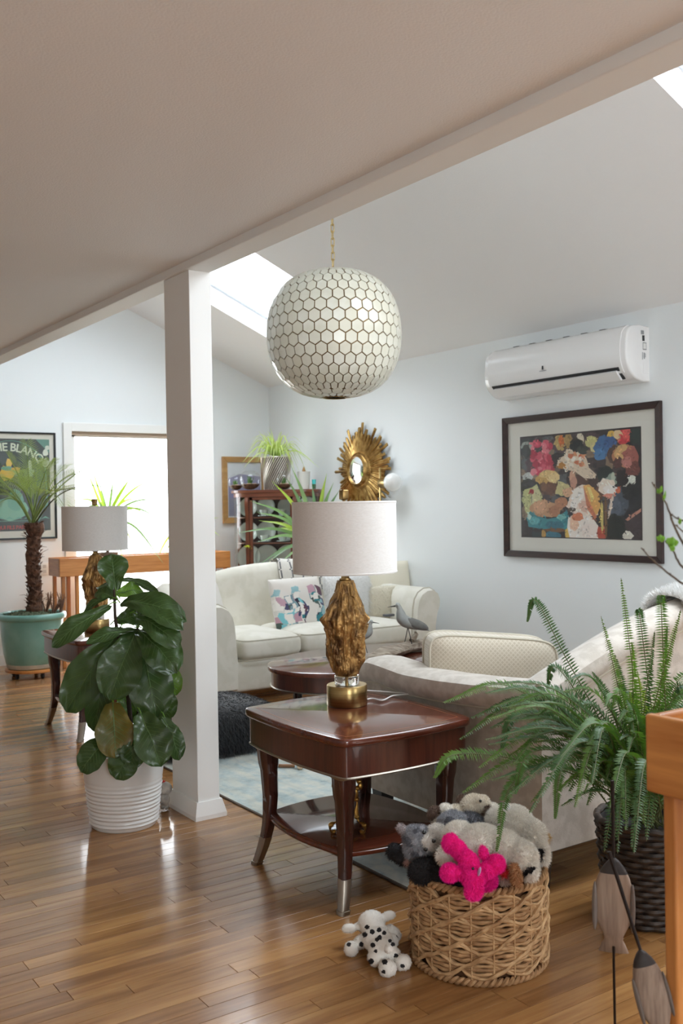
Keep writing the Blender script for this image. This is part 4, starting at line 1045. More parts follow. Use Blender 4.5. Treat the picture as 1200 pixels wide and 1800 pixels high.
# ================================================================== plants
def leafmat(name, c, c2, rough=.38, coat=.15, trl=.25, nscale=14, rand=None):
    """leaf: glossy, a little light passes through"""
    if name in MATS: return MATS[name]
    m = mat(name, c, rough, c2=c2, nscale=nscale, contrast=(.3,.7), coat=coat, rand_c2=rand); N = m.node_tree.nodes; L = m.node_tree.links
    p = N['Principled BSDF']; out = N['Material Output']; tr = N.new('ShaderNodeBsdfTranslucent'); tr.inputs[0].default_value = (c2[0]*1.6, c2[1]*1.7, c2[2]*.8, 1)
    mx = N.new('ShaderNodeMixShader'); mx.inputs[0].default_value = trl; L.new(p.outputs[0], mx.inputs[1]); L.new(tr.outputs[0], mx.inputs[2]); L.new(mx.outputs[0], out.inputs[0])
    return m
def unit(v): v = Vector(v); return v.normalized() if v.length > 1e-9 else Vector((0,0,1))
def blade(m, pts, wid, nrm, fold=.25, nw=2, mi=0, tw=0.0):
    """strap leaf along pts with width list; V fold"""
    k = len(pts); rows = []
    for i, p in enumerate(pts):
        t = unit(pts[min(i+1,k-1)]-pts[max(i-1,0)]); s_ = unit(t.cross(Vector(nrm))); n = unit(s_.cross(t))
        w = wid[i]/2; r = []
        for j in range(-nw, nw+1):
            x = j/nw; r.append(p+s_*(x*w)+n*(abs(x)*w*fold))
        rows.append(r)
    nn = 2*nw+1; vs = [q for r in rows for q in r]
    fs = [(i*nn+j, i*nn+j+1, (i+1)*nn+j+1, (i+1)*nn+j) for i in range(k-1) for j in range(nn-1)]
    m.add(vs, fs, mi)
# ---- fiddle leaf fig in a white ribbed pot
POTC = Vector((1.612, 4.03, 0))
def fiddle():
    t = empty('potted_fiddle_leaf_fig', POTC, 'fiddle leaf fig in a white ribbed pot beside the post', 'potted plant')
    prof = [(0,.0),(.132,.0),(.138,.006)]
    h = .325
    for i in range(64):
        z = .012+(h-.02)*i/63; r = .140+(.178-.140)*(z/h)
        f = z/h
        if .03 < f < .62: r += .0030*math.sin(z*2*PI/.0168)*(1 if f < .55 else .4)
        prof.append((r, z))
    prof += [(.180,h-.004),(.180,h),(.173,h),(.170,h-.03),(.165,h-.06),(0,h-.06)]
    m = MB(); m.lathe(prof, 72); m.build('pot', mat('white_ceramic', S(228,228,226), .3, coat=.3), t)
    m = MB(); m.lathe([(0,h-.045),(.08,h-.042),(.166,h-.05),(.166,h-.058)], 24); m.build('soil', mat('potting_soil', S(52,40,30), .95, c2=S(30,24,18), nscale=40, bump=.6, bscale=60), t)
    D0 = 4.245
    BARK = mat('fig_bark', S(64,52,40), .8, c2=S(40,32,26), nscale=30, bump=.3)
    def px(u, v, d=0.0): return at_d(u, v, D0+d)
    m = MB(); m.tube(smoothpath([px(232,1352),px(228,1250,.01),px(214,1150,-.01),px(203,1090),px(201,1036)], 24), list(np.linspace(.012,.006,24)), 8); m.build('trunk', BARK, t, world=True)
    m = MB(); m.tube(smoothpath([px(240,1350),px(243,1260,-.02),px(245,1180,-.03),px(241,1100,-.03)], 20), list(np.linspace(.010,.005,20)), 8); m.build('trunk', BARK, t, world=True)
    DG = leafmat('fig_leaf', S(42,64,28), S(62,88,40), .36, .2, .14, 10, S(54,80,38)); LG = leafmat('fig_leaf_bright', S(84,124,46), S(112,150,62), .4, .2, .35, 10); YG = leafmat('fig_leaf_old', S(60,72,28), S(114,98,34), .45, .1, .12, 9)
    VEIN = mat('leaf_vein', S(88,116,66), .5)
    def Z(x, y): return (70+x/4.5, 930+y/4.5)
    rng = random.Random(21)
    def leaf(b, tp, w, db=0.0, dt=-.05, sag=.02, tilt=(0,0,0), mt=DG, cup=.12, fid=.6):
        B = px(b[0], b[1], db); T = px(tp[0], tp[1], dt); ax = T-B; Ln = ax.length; a = unit(ax)
        view = unit(CAM-(B+T)/2); n0 = unit(view+Vector(tilt)); n0 = unit(n0-a*n0.dot(a)); s_ = a.cross(n0); W = 1.18*w*(D0/F_PX)
        nu, nv = 22, 15; ph = rng.random()*9; rows = []
        def width(s): # fiddle outline
            base = math.sin(PI*min(1,(s*.97+.03)))**.42
            return W/2*base*(fid*.85+(1-fid*.85)*(1/(1+math.exp(-(s-.45)*11))))*(1 if s > .04 else s/.04*.9+.1)
        m = MB()
        def fn(i, j):
            s_i = i; x = j*2-1; c = B+a*(Ln*s_i)
            wd = width(s_i); wave = noise.noise(Vector((s_i*4+ph, x*1.4, ph)))*.09*W + .022*W*math.sin(s_i*27+abs(x)*4+ph)*abs(x)
            edge = 1+.05*noise.noise(Vector((s_i*9, x*5+ph, 2)))
            vn = -.012*W*abs(math.sin((s_i-abs(x)*.16)*PI*9))
            z = -sag*((2*s_i-1)**2) + cup*wd*(abs(x)**1.5) + wave + vn + .02*W*(1-abs(x))**6*-1
            droop = Vector((0,0,-1))*sag*.8*s_i*s_i
            return c + s_*(x*wd*edge) + n0*z + droop
        m.grid(fn, nu, nv); o = m.build('leaf', mt, t, world=True)
        mm = MB(); mid = [fn(i/11, .5)+n0*.0012 for i in range(12)]; mm.tube(mid, list(np.linspace(.0026,.0008,12)), 5); 
        for q in range(2, 10):
            for sgn in (-1, 1):
                s0 = q/11; pts = [fn(min(s0+.055*k,1), .5+sgn*k*.105)+n0*.0008 for k in range(5)]; mm.tube(pts, [.0009,.0008,.0006,.0004,.0003], 4)
        mm.build('midrib', VEIN, o, world=True)
        st = MB(); st.tube([B-a*.03+Vector((0,0,-.012)), B-a*.012, B+a*.01], .0028, 6); st.build('petiole', LG, t, world=True)
    L = leaf
    L(Z(600,488), Z(565,178), 52, 0, .03, .01, (0,0,.1), LG and DG, .10, .55)
    L(Z(605,505), Z(822,452), 34, .05, .10, .02, (0,0,.5), LG, .05)
    L(Z(600,545), Z(1128,600), 50, -.02, -.10, .05, (0,0,.55), DG, .15)
    L(Z(590,540), Z(432,462), 24, 0, .03, .02, (0,0,.3))
    L(Z(545,515), Z(312,640), 20, .03, .06, .02, (0,0,.9))
    L(Z(560,590), Z(82,872), 36, -.02, -.10, .03, (.3,0,.6))
    L(Z(600,500), Z(470,395), 30, .05, .12, .02, (0,0,.8))
    L(Z(640,380), Z(960,470), 24, .09, .16, .02, (0,0,1.2))
    L(Z(780,640), Z(1122,712), 34, -.06, -.14, .03, (0,0,1.0))
    L(Z(755,665), Z(1098,850), 46, -.07, -.17, .03, (0,0,.7))
    L(Z(770,770), Z(1085,1060), 66, -.06, -.15, .03, (.1,0,.5), DG, .16)
    L(Z(772,768), Z(545,1295), 72, -.05, -.17, .03, (0,0,.35), DG, .14)
    L(Z(640,770), Z(190,1400), 68, -.02, -.10, .03, (-.1,0,.4), DG, .15)
    L(Z(560,880), Z(420,1565), 46, .02, -.02, .03, (0,0,.3))
    L(Z(765,775), Z(370,850), 28, -.03, -.14, .02, (0,0,1.0))
    L(Z(790,830), Z(925,1450), 74, -.02, -.12, .03, (.1,0,.3), DG, .15)
    L(Z(960,1000), Z(1085,1285), 36, .05, .04, .02, (0,0,.3), LG)
    L(Z(930,1180), Z(1010,1490), 46, .03, .02, .02, (0,0,.3))
    L(Z(575,1350), Z(600,1772), 60, -.12, -.24, .02, (0,0,.35), YG, .1, .75)
    L(Z(610,1240), Z(740,1505), 30, .03, .03, .02, (0,0,.2), LG)
    L(Z(560,1290), Z(505,1420), 28, .03, .03, .02, (0,0,.2), LG)
    L(Z(730,1230), Z(700,1500), 50, .06, .05, .02, (0,0,.2))
    L((193,1294), (139,1348), 46, -.17, -.22, .02, (0,0,.6), DG, .1, .8)
    L((236,1304), (203,1364), 48, -.19, -.25, .015, (0,0,.5), DG, .1, .8)
    L((246,1250), (284,1338), 62, -.15, -.24, .02, (.1,0,.4), DG, .12, .75)
    L((288,1258), (318,1328), 34, -.12, -.15, .02, (.4,0,.2), DG, .1, .8)
    L((238,1278), (232,1348), 40, -.17, -.23, .01, (0,0,.2))
    L((205,1090), (255,1075), 40, .10, .16, .02, (0,0,.4)); L((235,1130), (170,1210), 44, .08, .10, .02, (0,0,.3)); L((240,1150), (290,1220), 50, .08, .10, .02, (0,0,.3))
fiddle()
# ---- palm in a teal pot on a wheeled caddy
PALMC = Vector((2.455, 8.02, 0))
def palm():
    cd_ = empty('plant_caddy', PALMC, 'round wooden plant caddy on black castors under the teal pot', 'plant caddy')
    m = MB(); m.lathe([(0,.048),(.205,.048),(.212,.054),(.212,.068),(.205,.073),(0,.073)], 40); m.build('platform', OAK, cd_)
    for k in range(5):
        a = 2*PI*k/5-1.4; p = Vector((.165*math.cos(a), .165*math.sin(a), 0)); m = MB()
        Mx = Matrix(((0,0,1),(1,0,0),(0,1,0))); m.lathe([(0,-.011),(.018,-.011),(.021,-.006),(.021,.006),(.018,.011),(0,.011)], 16, p+Vector((0,0,.021)), M=Mx); m.box(p.x-.014,p.x+.014,p.y-.010,p.y+.010,.036,.048); m.build('castor', mat('black_rubber', S(28,28,28), .6), cd_)
    t = empty('potted_palm', PALMC+Vector((0,0,.074)), 'shaggy trunked palm in a teal glazed pot in front of the poster', 'potted plant')
    H = .445; m = MB(); m.lathe([(0,0),(.185,0),(.195,.008),(.222,.12),(.238,.26),(.243,.36),(.246,.385),(.262,.39),(.270,.405),(.270,.425),(.262,.437),(.250,.44),(.238,.43),(.236,.40),(.226,.36),(0,.36)], 64)
    TEAL = mat('teal_glaze', S(136,186,178), .3, c2=S(112,164,154), nscale=5, coat=.5, bump=.06, bscale=30)
    po = m.build('pot', TEAL, t)
    m = MB(); m.lathe([(.186,.001),(.1965,.008),(.207,.062),(.2065,.063),(.195,.009)], 64); 
    m.build('bare_clay_band', mat('raw_clay', S(196,184,164), .8, c2=S(170,164,150), nscale=12), po)
    MOSS = mat('spanish_moss', S(104,112,88), .95, c2=S(66,76,56), nscale=40)
    m = MB(); m.lathe([(0,.45),(.1,.445),(.2,.425),(.236,.405)], 40); rng = random.Random(2)
    m.v = [(x, y, z+.02*noise.noise(Vector((x*22,y*22,1)))) for x, y, z in m.v]
    for k in range(900):
        a = rng.random()*2*PI; r = .232*math.sqrt(rng.random()); p = Vector((r*math.cos(a), r*math.sin(a), .44-.03*(r/.23)**2)); d = Vector((rng.uniform(-1,1), rng.uniform(-1,1), rng.uniform(.1,.9)))*.028; s_ = Vector((rng.uniform(-1,1),rng.uniform(-1,1),0))*.003
        q = p+d*.6+Vector((rng.uniform(-.01,.01),rng.uniform(-.01,.01),.004)); m.add([p-s_,p+s_,q+s_,q-s_,p+d], [(0,1,2,3),(3,2,4)])
    o = m.build('moss', MOSS, t); o['kind'] = 'stuff'
    # trunk with old leaf bases
    base = Vector((.02,0,.43)); top = Vector((.03,.0,1.16)); TR = mat('palm_trunk', S(110,78,60), .9, c2=S(66,46,36), nscale=30, bump=.6, bscale=50)
    m = MB(); pts = [base.lerp(top, i/20)+Vector((.012*math.sin(i*.4),0,0)) for i in range(21)]; m.tube(pts, [.052+.006*math.sin(i*2.1)+(.018 if i > 17 else 0)+(.012 if i < 3 else 0) for i in range(21)], 16)
    for k in range(150):
        f = (k+.5)/150; a = k*2.39996; p = base.lerp(top, f); rr = .054+(.012 if f > .85 else 0); d = Vector((math.cos(a), math.sin(a), 0)); q = p+d*(rr-.008); e = rng.uniform(.014,.032)
        s_ = Vector((-d.y, d.x, 0))*.016; upv = Vector((0,0,1))
        m.add([q-s_-upv*.012, q+s_-upv*.012, q+s_*.8+upv*.012+d*.006, q-s_*.8+upv*.012+d*.006, q+d*e+upv*rng.uniform(-.004,.030)], [(0,1,4),(1,2,4),(2,3,4),(3,0,4)])
    for k in range(26):
        f = rng.random(); a = rng.random()*2*PI; p = base.lerp(top, f); d = Vector((math.cos(a), math.sin(a), .3)); m.tube([p+d*.045, p+d*.08+Vector((0,0,.01)), p+d*rng.uniform(.09,.13)+Vector((0,0,rng.uniform(-.01,.03)))], [.004,.002,.0008], 5)
    m.build('trunk', TR, t, smooth=False)
    # fronds
    PM = leafmat('palm_leaf', S(100,122,66), S(146,162,96), .45, .1, .25, 12, S(130,146,84)); DKM = leafmat('palm_leaf_dry', S(70,74,56), S(96,96,72), .6, 0, .1)
    tw = top+t.location
    def frond(tip, dep, rise, ll=.185, n=24, mt=PM, thin=1.0):
        T = at_d(tip[0], tip[1], dep); B = tw+Vector((rng.uniform(-.02,.02),rng.uniform(-.02,.02),-.02)); mid = (B+T)/2+Vector((0,0,rise)); pts = smoothpath([B, B.lerp(mid,.5)+Vector((0,0,rise*.35)), mid, mid.lerp(T,.55)+Vector((0,0,rise*.22)), T], 36)
        m = MB(); m.tube(pts, list(np.linspace(.0065,.0016,36)), 6); Ln = (T-B).length
        for i in range(n):
            f = .34+.66*i/(n-1); k = f*35; p = pts[int(min(k,34))].lerp(pts[int(min(k,34))+1], k-int(min(k,34))); tg = unit(pts[min(int(k)+1,35)]-pts[max(int(k)-1,0)])
            upv = unit(Vector((0,0,1))-tg*tg.z); sd = unit(tg.cross(upv)); l = ll*math.sin(PI*min(1,.05+.88*f))**.6*rng.uniform(.85,1.05)*thin
            for s_ in (-1, 1):
                d = unit(tg*.80+sd*s_*.85+upv*.25); q = p+d*l; md = p+d*l*.5+Vector((0,0,.004)); q.z -= .02*l/.2+rng.uniform(0,.01)
                blade(m, [p, md, q], [.0025,.0052,.0006], upv, .3, 1)
        m.build('frond', mt, t, world=True)
    dp = proj(tw)[2]
    for (tip, dd, rise) in (((46,778),.05,.0),((66,812),.2,.03),((14,800),-.1,.05),((-45,815),.0,.10),((-70,860),-.1,.16),((-30,890),-.3,.17),((88,812),-.15,.06),((118,822),.15,.10),((146,832),-.1,.12),((152,872),-.25,.16),((5,855),-.35,.16),((-10,896),.2,.15),((112,888),-.35,.17),((-20,838),.3,.10),((30,830),.25,.08)):
        frond(tip, dp+dd, rise)
    frond((208,804), dp-.1, .13, .13, 34, PM, .8); frond((200,864), dp-.25, .16, .10, 30, DKM, .7)
    for k in range(3):
        m = MB(); B = PALMC+Vector((.10+.05*k, -.05-.03*k, .50)); 
        for q in range(5):
            d = Vector((rng.uniform(-.05,.10), rng.uniform(-.05,.05), rng.uniform(.10,.20))); m.tube([B, B+d*.6+Vector((.01,0,0)), B+d], [.008,.005,.002], 5)
            for z_ in range(8): f = .3+.08*z_; m.tube([B+d*f, B+d*f+Vector((rng.uniform(-.03,.03),rng.uniform(-.03,.03),.02))], [.002,.0006], 4)
        m.build('dry_stub', mat('dry_stub', S(120,92,78), .9), t, world=True)
palm()
# ---- strap leaved plants
def strap_leaf(t, B, T, w, rise, mt, nrm=None, n=14, name='leaf'):
    B, T = Vector(B), Vector(T); mid = (B+T)/2+Vector((0,0,rise)); pts = smoothpath([B, mid, T], n)
    wl = [w*(.55+.45*math.sin(PI*min(1,i/(n-1)*1.1)))*(1-(i/(n-1))**3.2)+.0012 for i in range(n)]
    m = MB(); vw = unit(CAM-mid); nr = Vector(nrm) if nrm is not None else unit(Vector((0,0,.6))+vw*.8); blade(m, pts, wl, nr, .3, 1); return m.build(name, mt, t, world=True)
DRAC = leafmat('dracaena_leaf', S(96,130,84), S(130,160,106), .4, .15, .2, 10, S(84,118,84)); DRACL = leafmat('dracaena_leaf_light', S(130,160,60), S(160,184,84), .4, .15, .35, 10)
def corner_dracaena():
    C = at_y(556, 960, 7.12); g = Vector((C.x, C.y, 0)); t = empty('potted_dracaena', g, 'spiky dracaena behind the cream sofa in front of the china cabinet', 'potted plant')
    m = MB(); m.lathe([(0,0),(.12,0),(.125,.01),(.15,.28),(.155,.29),(.145,.29),(.14,.26),(0,.26)], 32); m.build('pot', mat('grey_planter', S(120,118,112), .5), t)
    m = MB(); m.tube(smoothpath([g+Vector((0,0,.25)), g+Vector((.01,.0,.6)), C+Vector((0,0,-.02))], 14), .018, 8); m.build('trunk', mat('palm_trunk', S(110,78,60), .9), t, world=True)
    rng = random.Random(6); d0 = proj(C)[2]
    tips = [((511,818),.0),((502,838),-.1),((477,845),-.15),((439,880),-.25),((449,900),-.3),((414,937),-.3),((451,953),-.4),((453,994),-.35),((492,989),-.4),((466,992),-.45),((574,832),.1),((586,848),.15),((596,862),.05),((536,868),.2),((524,872),.1),((548,850),.2),((566,872),.25),((620,880),.0),((640,930),-.2),((470,930),.0),((455,915),.05),((612,905),.1),((600,980),-.4),((520,1000),-.4)]
    for (p, dd) in tips:
        T = at_d(p[0], p[1], d0+dd*.7); L = (T-C).length; strap_leaf(t, C+Vector((rng.uniform(-.015,.015),rng.uniform(-.015,.015),rng.uniform(-.03,.02))), T, .036, L*.10+.01, DRAC if rng.random() < .8 else DRACL)
corner_dracaena()
def door_dracaena():
    Y = 8.345; bz = .815; C = at_y(188, 912, Y); g = Vector((C.x, Y, bz)); t = empty('potted_dracaena', g, 'thin leaved dracaena on the oak stand before the glazed door', 'potted plant')
    m = MB(); m.lathe([(0,0),(.07,0),(.09,.13),(.095,.14),(.085,.14),(.08,.12),(0,.12)], 28); m.build('pot', mat('grey_planter', S(120,118,112), .5), t)
    m = MB(); m.tube([g+Vector((0,0,.1)), C+Vector((0,0,-.02))], .016, 8); m.build('trunk', mat('palm_trunk', S(110,78,60), .9), t, world=True)
    d0 = proj(C)[2]; rng = random.Random(8)
    for p, dd, r in (((151,822),0,.0),((160,818),.05,.0),((174,846),.1,.0),((232,836),0,.01),((238,830),-.1,.03),((272,838),-.05,.05),((248,876),.1,.06),((284,877),-.05,.06),((262,905),-.1,.08),((287,916),-.1,.10),((287,990),-.25,.12),((236,962),-.2,.10),((130,880),-.1,.08),((140,900),.05,.08),((218,995),-.3,.12),((200,835),.1,0),((165,880),-.2,.05)):
        strap_leaf(t, C+Vector((rng.uniform(-.01,.01),rng.uniform(-.01,.01),0)), at_d(p[0], p[1], d0+dd), .026, r, DRACL if rng.random() < .5 else DRAC)
    C2 = at_y(335, 935, Y); g2 = Vector((C2.x, Y, bz)); t2 = empty('potted_dracaena', g2, 'small dracaena on the oak stand peeking out behind the post', 'potted plant')
    m = MB(); m.lathe([(0,0),(.06,0),(.075,.11),(.07,.11),(.065,.09),(0,.09)], 24); m.build('pot', mat('grey_planter', S(120,118,112), .5), t2)
    m = MB(); m.tube([g2+Vector((0,0,.08)), C2], .012, 8); m.build('trunk', mat('palm_trunk', S(110,78,60), .9), t2, world=True)
    for p, r in (((384,910),.04),((386,942),.07),((376,918),.06),((300,900),.03),((340,870),.0),((284,985),.1),((262,1012),.16)): strap_leaf(t2, C2, at_d(p[0], p[1], proj(C2)[2]-.05), .024, r, DRACL)
door_dracaena()
# ---- china cabinet, diagonal in the corner
CAB = Vector((4.60, 7.85, 0)); CABR = -PI/4        # local -y faces the room
WAL = wood('walnut_cabinet', S(122,72,50), S(86,46,32), rough=.32, axis='Z', coat=.3); WALX = wood('walnut_cabinet_x', S(128,76,54), S(92,50,36), rough=.32, axis='X', coat=.3); WDK = mat('cabinet_inside', S(58,38,30), .7)
CABM = Matrix.Translation(CAB) @ Matrix.Rotation(CABR, 4, 'Z')
def cab_outline(ins=0.0, n=12):
    """plan of the cabinet: flat door in front, bowed glass to both sides. local: x right, y back"""
    hw, d = .40-ins, .30; pts = []
    for s_ in (-1,):
        for i in range(n+1):
            a = PI/2*i/n; pts.append((-hw+ (hw-.215)*(1-math.cos(a)), .20-ins*.3 - .20*math.sin(a)+ins*.6))
    pts2 = [(-x, y) for x, y in pts[::-1]]
    return [(-hw, d-ins*.3)]+pts+pts2+[(hw, d-ins*.3)]
def cabinet():
    t = empty('china_cabinet', CAB, 'walnut china cabinet with curved glass and plates in the corner', 'cabinet', CABR)
    H = 1.485; o = cab_outline()
    def slab(name, mt, ins, z0, z1, bev=.0):
        m = MB(); q = cab_outline(ins); m.prism(q, z0, z1); return m.build(name, mt, t, smooth=False, bevel=bev)
    slab('top', WALX, -.025, H-.028, H, .005); slab('cornice', WALX, -.006, H-.065, H-.028); slab('plinth', WALX, .0, .13, .20)
    for z in (.48, .74, 1.0, 1.235): slab('shelf', WALX, .02, z-.009, z)
    m = MB(); m.box(-.395, .395, .288, .30, .15, H-.03); m.build('back_panel', WDK, t, smooth=False)
    for x in (-.385, .385):
        m = MB(); m.box(x-.016, x+.016, .262, .294, .0, H-.03); m.build('stile', WAL, t, smooth=False)
    # serpentine columns beside the door
    for s_ in (-1, 1):
        m = MB(); x = s_*.225
        m.box(x-.018, x+.018, -.004, .024, .0, H-.065)
        P = [(H-.07,-.030),(H-.12,-.040),(H-.20,-.030),(H-.28,-.012),(H-.36,-.016),(H-.50,-.024),(H-.75,-.012),(.5,-.020),(.3,-.030),(.12,-.018),(.02,-.036)]
        ring_ = [[Vector((x-.016, .0, z)), Vector((x+.016, .0, z)), Vector((x+.016, y, z)), Vector((x-.016, y, z))] for z, y in [(float(v.x), float(v.y)) for v in smoothpath([Vector((z,y,0)) for z,y in P], 60)]]
        m.loft(ring_); m.build('column_scroll', WAL, t)
    g = thinglass('cabinet_glass', (.93,.97,.96,1), .12)
    for s_ in (-1, 1):
        m = MB(); q = cab_outline()[1:13] if s_ < 0 else [(-x, y) for x, y in cab_outline()[1:13]]
        vs = [Vector((x, y, z)) for x, y in q for z in (.20, H-.065)]; m.add(vs, [(2*i, 2*i+2, 2*i+3, 2*i+1) for i in range(len(q)-1)]); m.build('curved_glass', g, t)
    d = MB(); x0, x1 = -.205, .205; z0, z1 = .205, H-.07
    d.box(x0, x0+.028, -.006, .014, z0, z1); d.box(x1-.028, x1, -.006, .014, z0, z1); d.box(x0, x1, -.006, .014, z0, z0+.03); d.box(x0, x1, -.006, .014, z1-.022, z1); do = d.build('door', WAL, t, smooth=False)
    m = MB(); m.add([(x0,.004,z0),(x1,.004,z0),(x1,.004,z1),(x0,.004,z1)], [(0,1,2,3)]); m.build('door_pane', g, do, smooth=False)
    m = MB(); m.lathe([(0,0),(.008,0),(.010,.008),(0,.012)], 10, (x0+.014,-.008,.95), M=frame_to((0,-1,0))); m.build('knob', ANTBRASS, do)
    m = MB()
    for k in range(7): m.tube([(x0-.012,-.03,.968), (x0-.012+.012*math.sin(k), -.046, .975+.004*math.cos(k*2)), (x0-.012+.034*math.cos(k*.9), -.056, .968+.014*math.sin(k*.9))], [.002,.005,.001], 5)
    m.build('flower_charm', mat('lime_flower', S(190,205,40), .5), do)
    return t
cabinet()
CHINA = mat('white_china', S(214,222,216), .18, coat=.4)
_plate = {}
def plate(x, z, r, label, lean=.22, y=.25, gold=False):
    t = bpy.data.objects.new('plate', None); col.objects.link(t); w_ = CABM @ Vector((x, y, z)); t.location = w_; t.rotation_euler = (0,0,CABR); tag(t, label, 'plate', 'plates in the china cabinet')
    key = round(r, 3)
    if key not in _plate:
        M3 = frame_to((0, -math.cos(lean), math.sin(lean))); m = MB(); m.lathe([(0,0),(r*.58,0),(r*.64,.006),(r,.014),(r*.995,.018),(r*.64,.011),(r*.57,.005),(0,.005)], 40, (0,0,r), M=M3); a = m.build('dish', CHINA, t)
        m = MB(); m.lathe([(r*.93,.0168),(r*.965,.0178),(r*.96,.0182),(r*.93,.0174)], 40, (0,0,r), M=M3); b = m.build('rim_band', mat('plate_band', S(176,186,178), .3), t); _plate[key] = (a, b)
    else:
        for q in _plate[key]: c = q.copy(); col.objects.link(c); c.parent = t
def cup(x, z, label, y=.12, s=1.0):
    t = bpy.data.objects.new('tea_cup', None); col.objects.link(t); t.location = CABM @ Vector((x, y, z)); t.rotation_euler = (0,0,CABR+.4); tag(t, label, 'cup', 'cups in the china cabinet')
    if 'cup' not in _plate:
        m = MB(); m.lathe([(0,.012),(.02,.012),(.022,.014),(.036,.035),(.042,.066),(.040,.066),(.033,.036),(.018,.018),(0,.018)], 28); a = m.build('bowl', CHINA, t)
        m = MB(); m.tube([(.036,0,.054),(.056,0,.058),(.060,0,.042),(.048,0,.028),(.034,0,.032)], .003, 6); b = m.build('handle', CHINA, t)
        m = MB(); m.lathe([(0,.001),(.03,.001),(.06,.010),(.059,.013),(.03,.006),(0,.006)], 28); c = m.build('saucer', CHINA, t); _plate['cup'] = (a,b,c)
    else:
        for q in _plate['cup']: c = q.copy(); col.objects.link(c); c.parent = t
for zi, (z, nm, r) in enumerate(((1.236,'top',.090),(1.001,'middle',.095),(.741,'lower',.115))):
    for x, wh in ((-.285,'behind the curved glass side'),(-.115,'behind the left half of the door') ,(.09,'behind the right half of the door'),(.285,'behind the far curved glass side')):
        if zi == 2 and x == .285: continue
        plate(x, z, r, 'white china plate standing on the %s cabinet shelf %s' % (nm, wh.replace('left half','key side').replace('right half','hinge side')))
for z, nm in ((1.236,'top'),(1.001,'middle')):
    for x, wh in ((-.10,'in front of the key side plate'),(.07,'in front of the hinge side plate')): cup(x, z, 'white tea cup on the %s cabinet shelf %s' % (nm, wh))
# ---- things on top of the cabinet
TOPZ = 1.4855
def ctop(u, v):                  # point on the cabinet top under a pixel column, near the front third
    return at_z(u, v, TOPZ)
def cpos(x, y): p = CABM @ Vector((x, y, TOPZ)); return p
TG = thinglass('terrarium_glass', (.98,.99,.99,1), .12)
def terrarium(x, y, r, sq, label, seed):
    p = cpos(x, y); t = empty('terrarium', p, label, 'terrarium'); rng = random.Random(seed)
    pr = [(.0,.002)]+[(r*math.sin(a)**.9, r*sq*(1-math.cos(a))+.001) for a in np.linspace(.25, PI-.34, 22)]; ztop = pr[-1][1]
    pr += [(pr[-1][0]*.98, ztop+.006), (pr[-1][0]*1.12, ztop+.012)]
    m = MB(); m.lathe(pr, 36); m.build('glass_globe', TG, t)
    m = MB(); m.lathe([(0,.004)]+[(q[0]*.95, q[1]+.003) for q in pr[1:9]]+[(0, pr[8][1]+.006)], 28); m.v = [(a,b,c+(.004*noise.noise(Vector((a*60,b*60,seed))) if c > .02 else 0)) for a,b,c in m.v]; m.build('soil', mat('terrarium_soil', S(104,72,54), .9, c2=S(62,42,32), nscale=60, bump=.5), t)
    zz = pr[8][1]+.006; m = MB()
    for k in range(14): a = rng.random()*6.28; q = rng.random()*r*.6; e = rng.uniform(.005,.011); m.ell((q*math.cos(a), q*math.sin(a), zz), (e,e*.8,e*.7), nu=8, nv=6)
    m.build('pebbles', mat('terrarium_pebble', S(190,160,130), .7), t)
    m = MB()
    for k in range(16):
        a = rng.random()*6.28; d = Vector((math.cos(a), math.sin(a), 0)); h_ = rng.uniform(.4,.95)*r; b = Vector((rng.uniform(-.015,.015),rng.uniform(-.015,.015),zz)); blade(m, [b, b+Vector((0,0,h_*.5))+d*.012, b+Vector((0,0,h_*.85))+d*h_*.35], [.004,.014,.001], -d+Vector((0,0,.5)), .2, 1)
    m.build('seedling', leafmat('terrarium_leaf', S(70,110,60), S(100,140,76)), t)
terrarium(-.352, .075, .074, 1.0, 'small tall glass terrarium at the cabinet top edge by the gold frame', 1)
terrarium(-.205, .035, .100, .90, 'wide glass globe terrarium with pebbles beside the mesh planter', 2)
terrarium(.120, .035, .080, 1.0, 'glass globe terrarium in front of the mesh planter on the cabinet', 3)
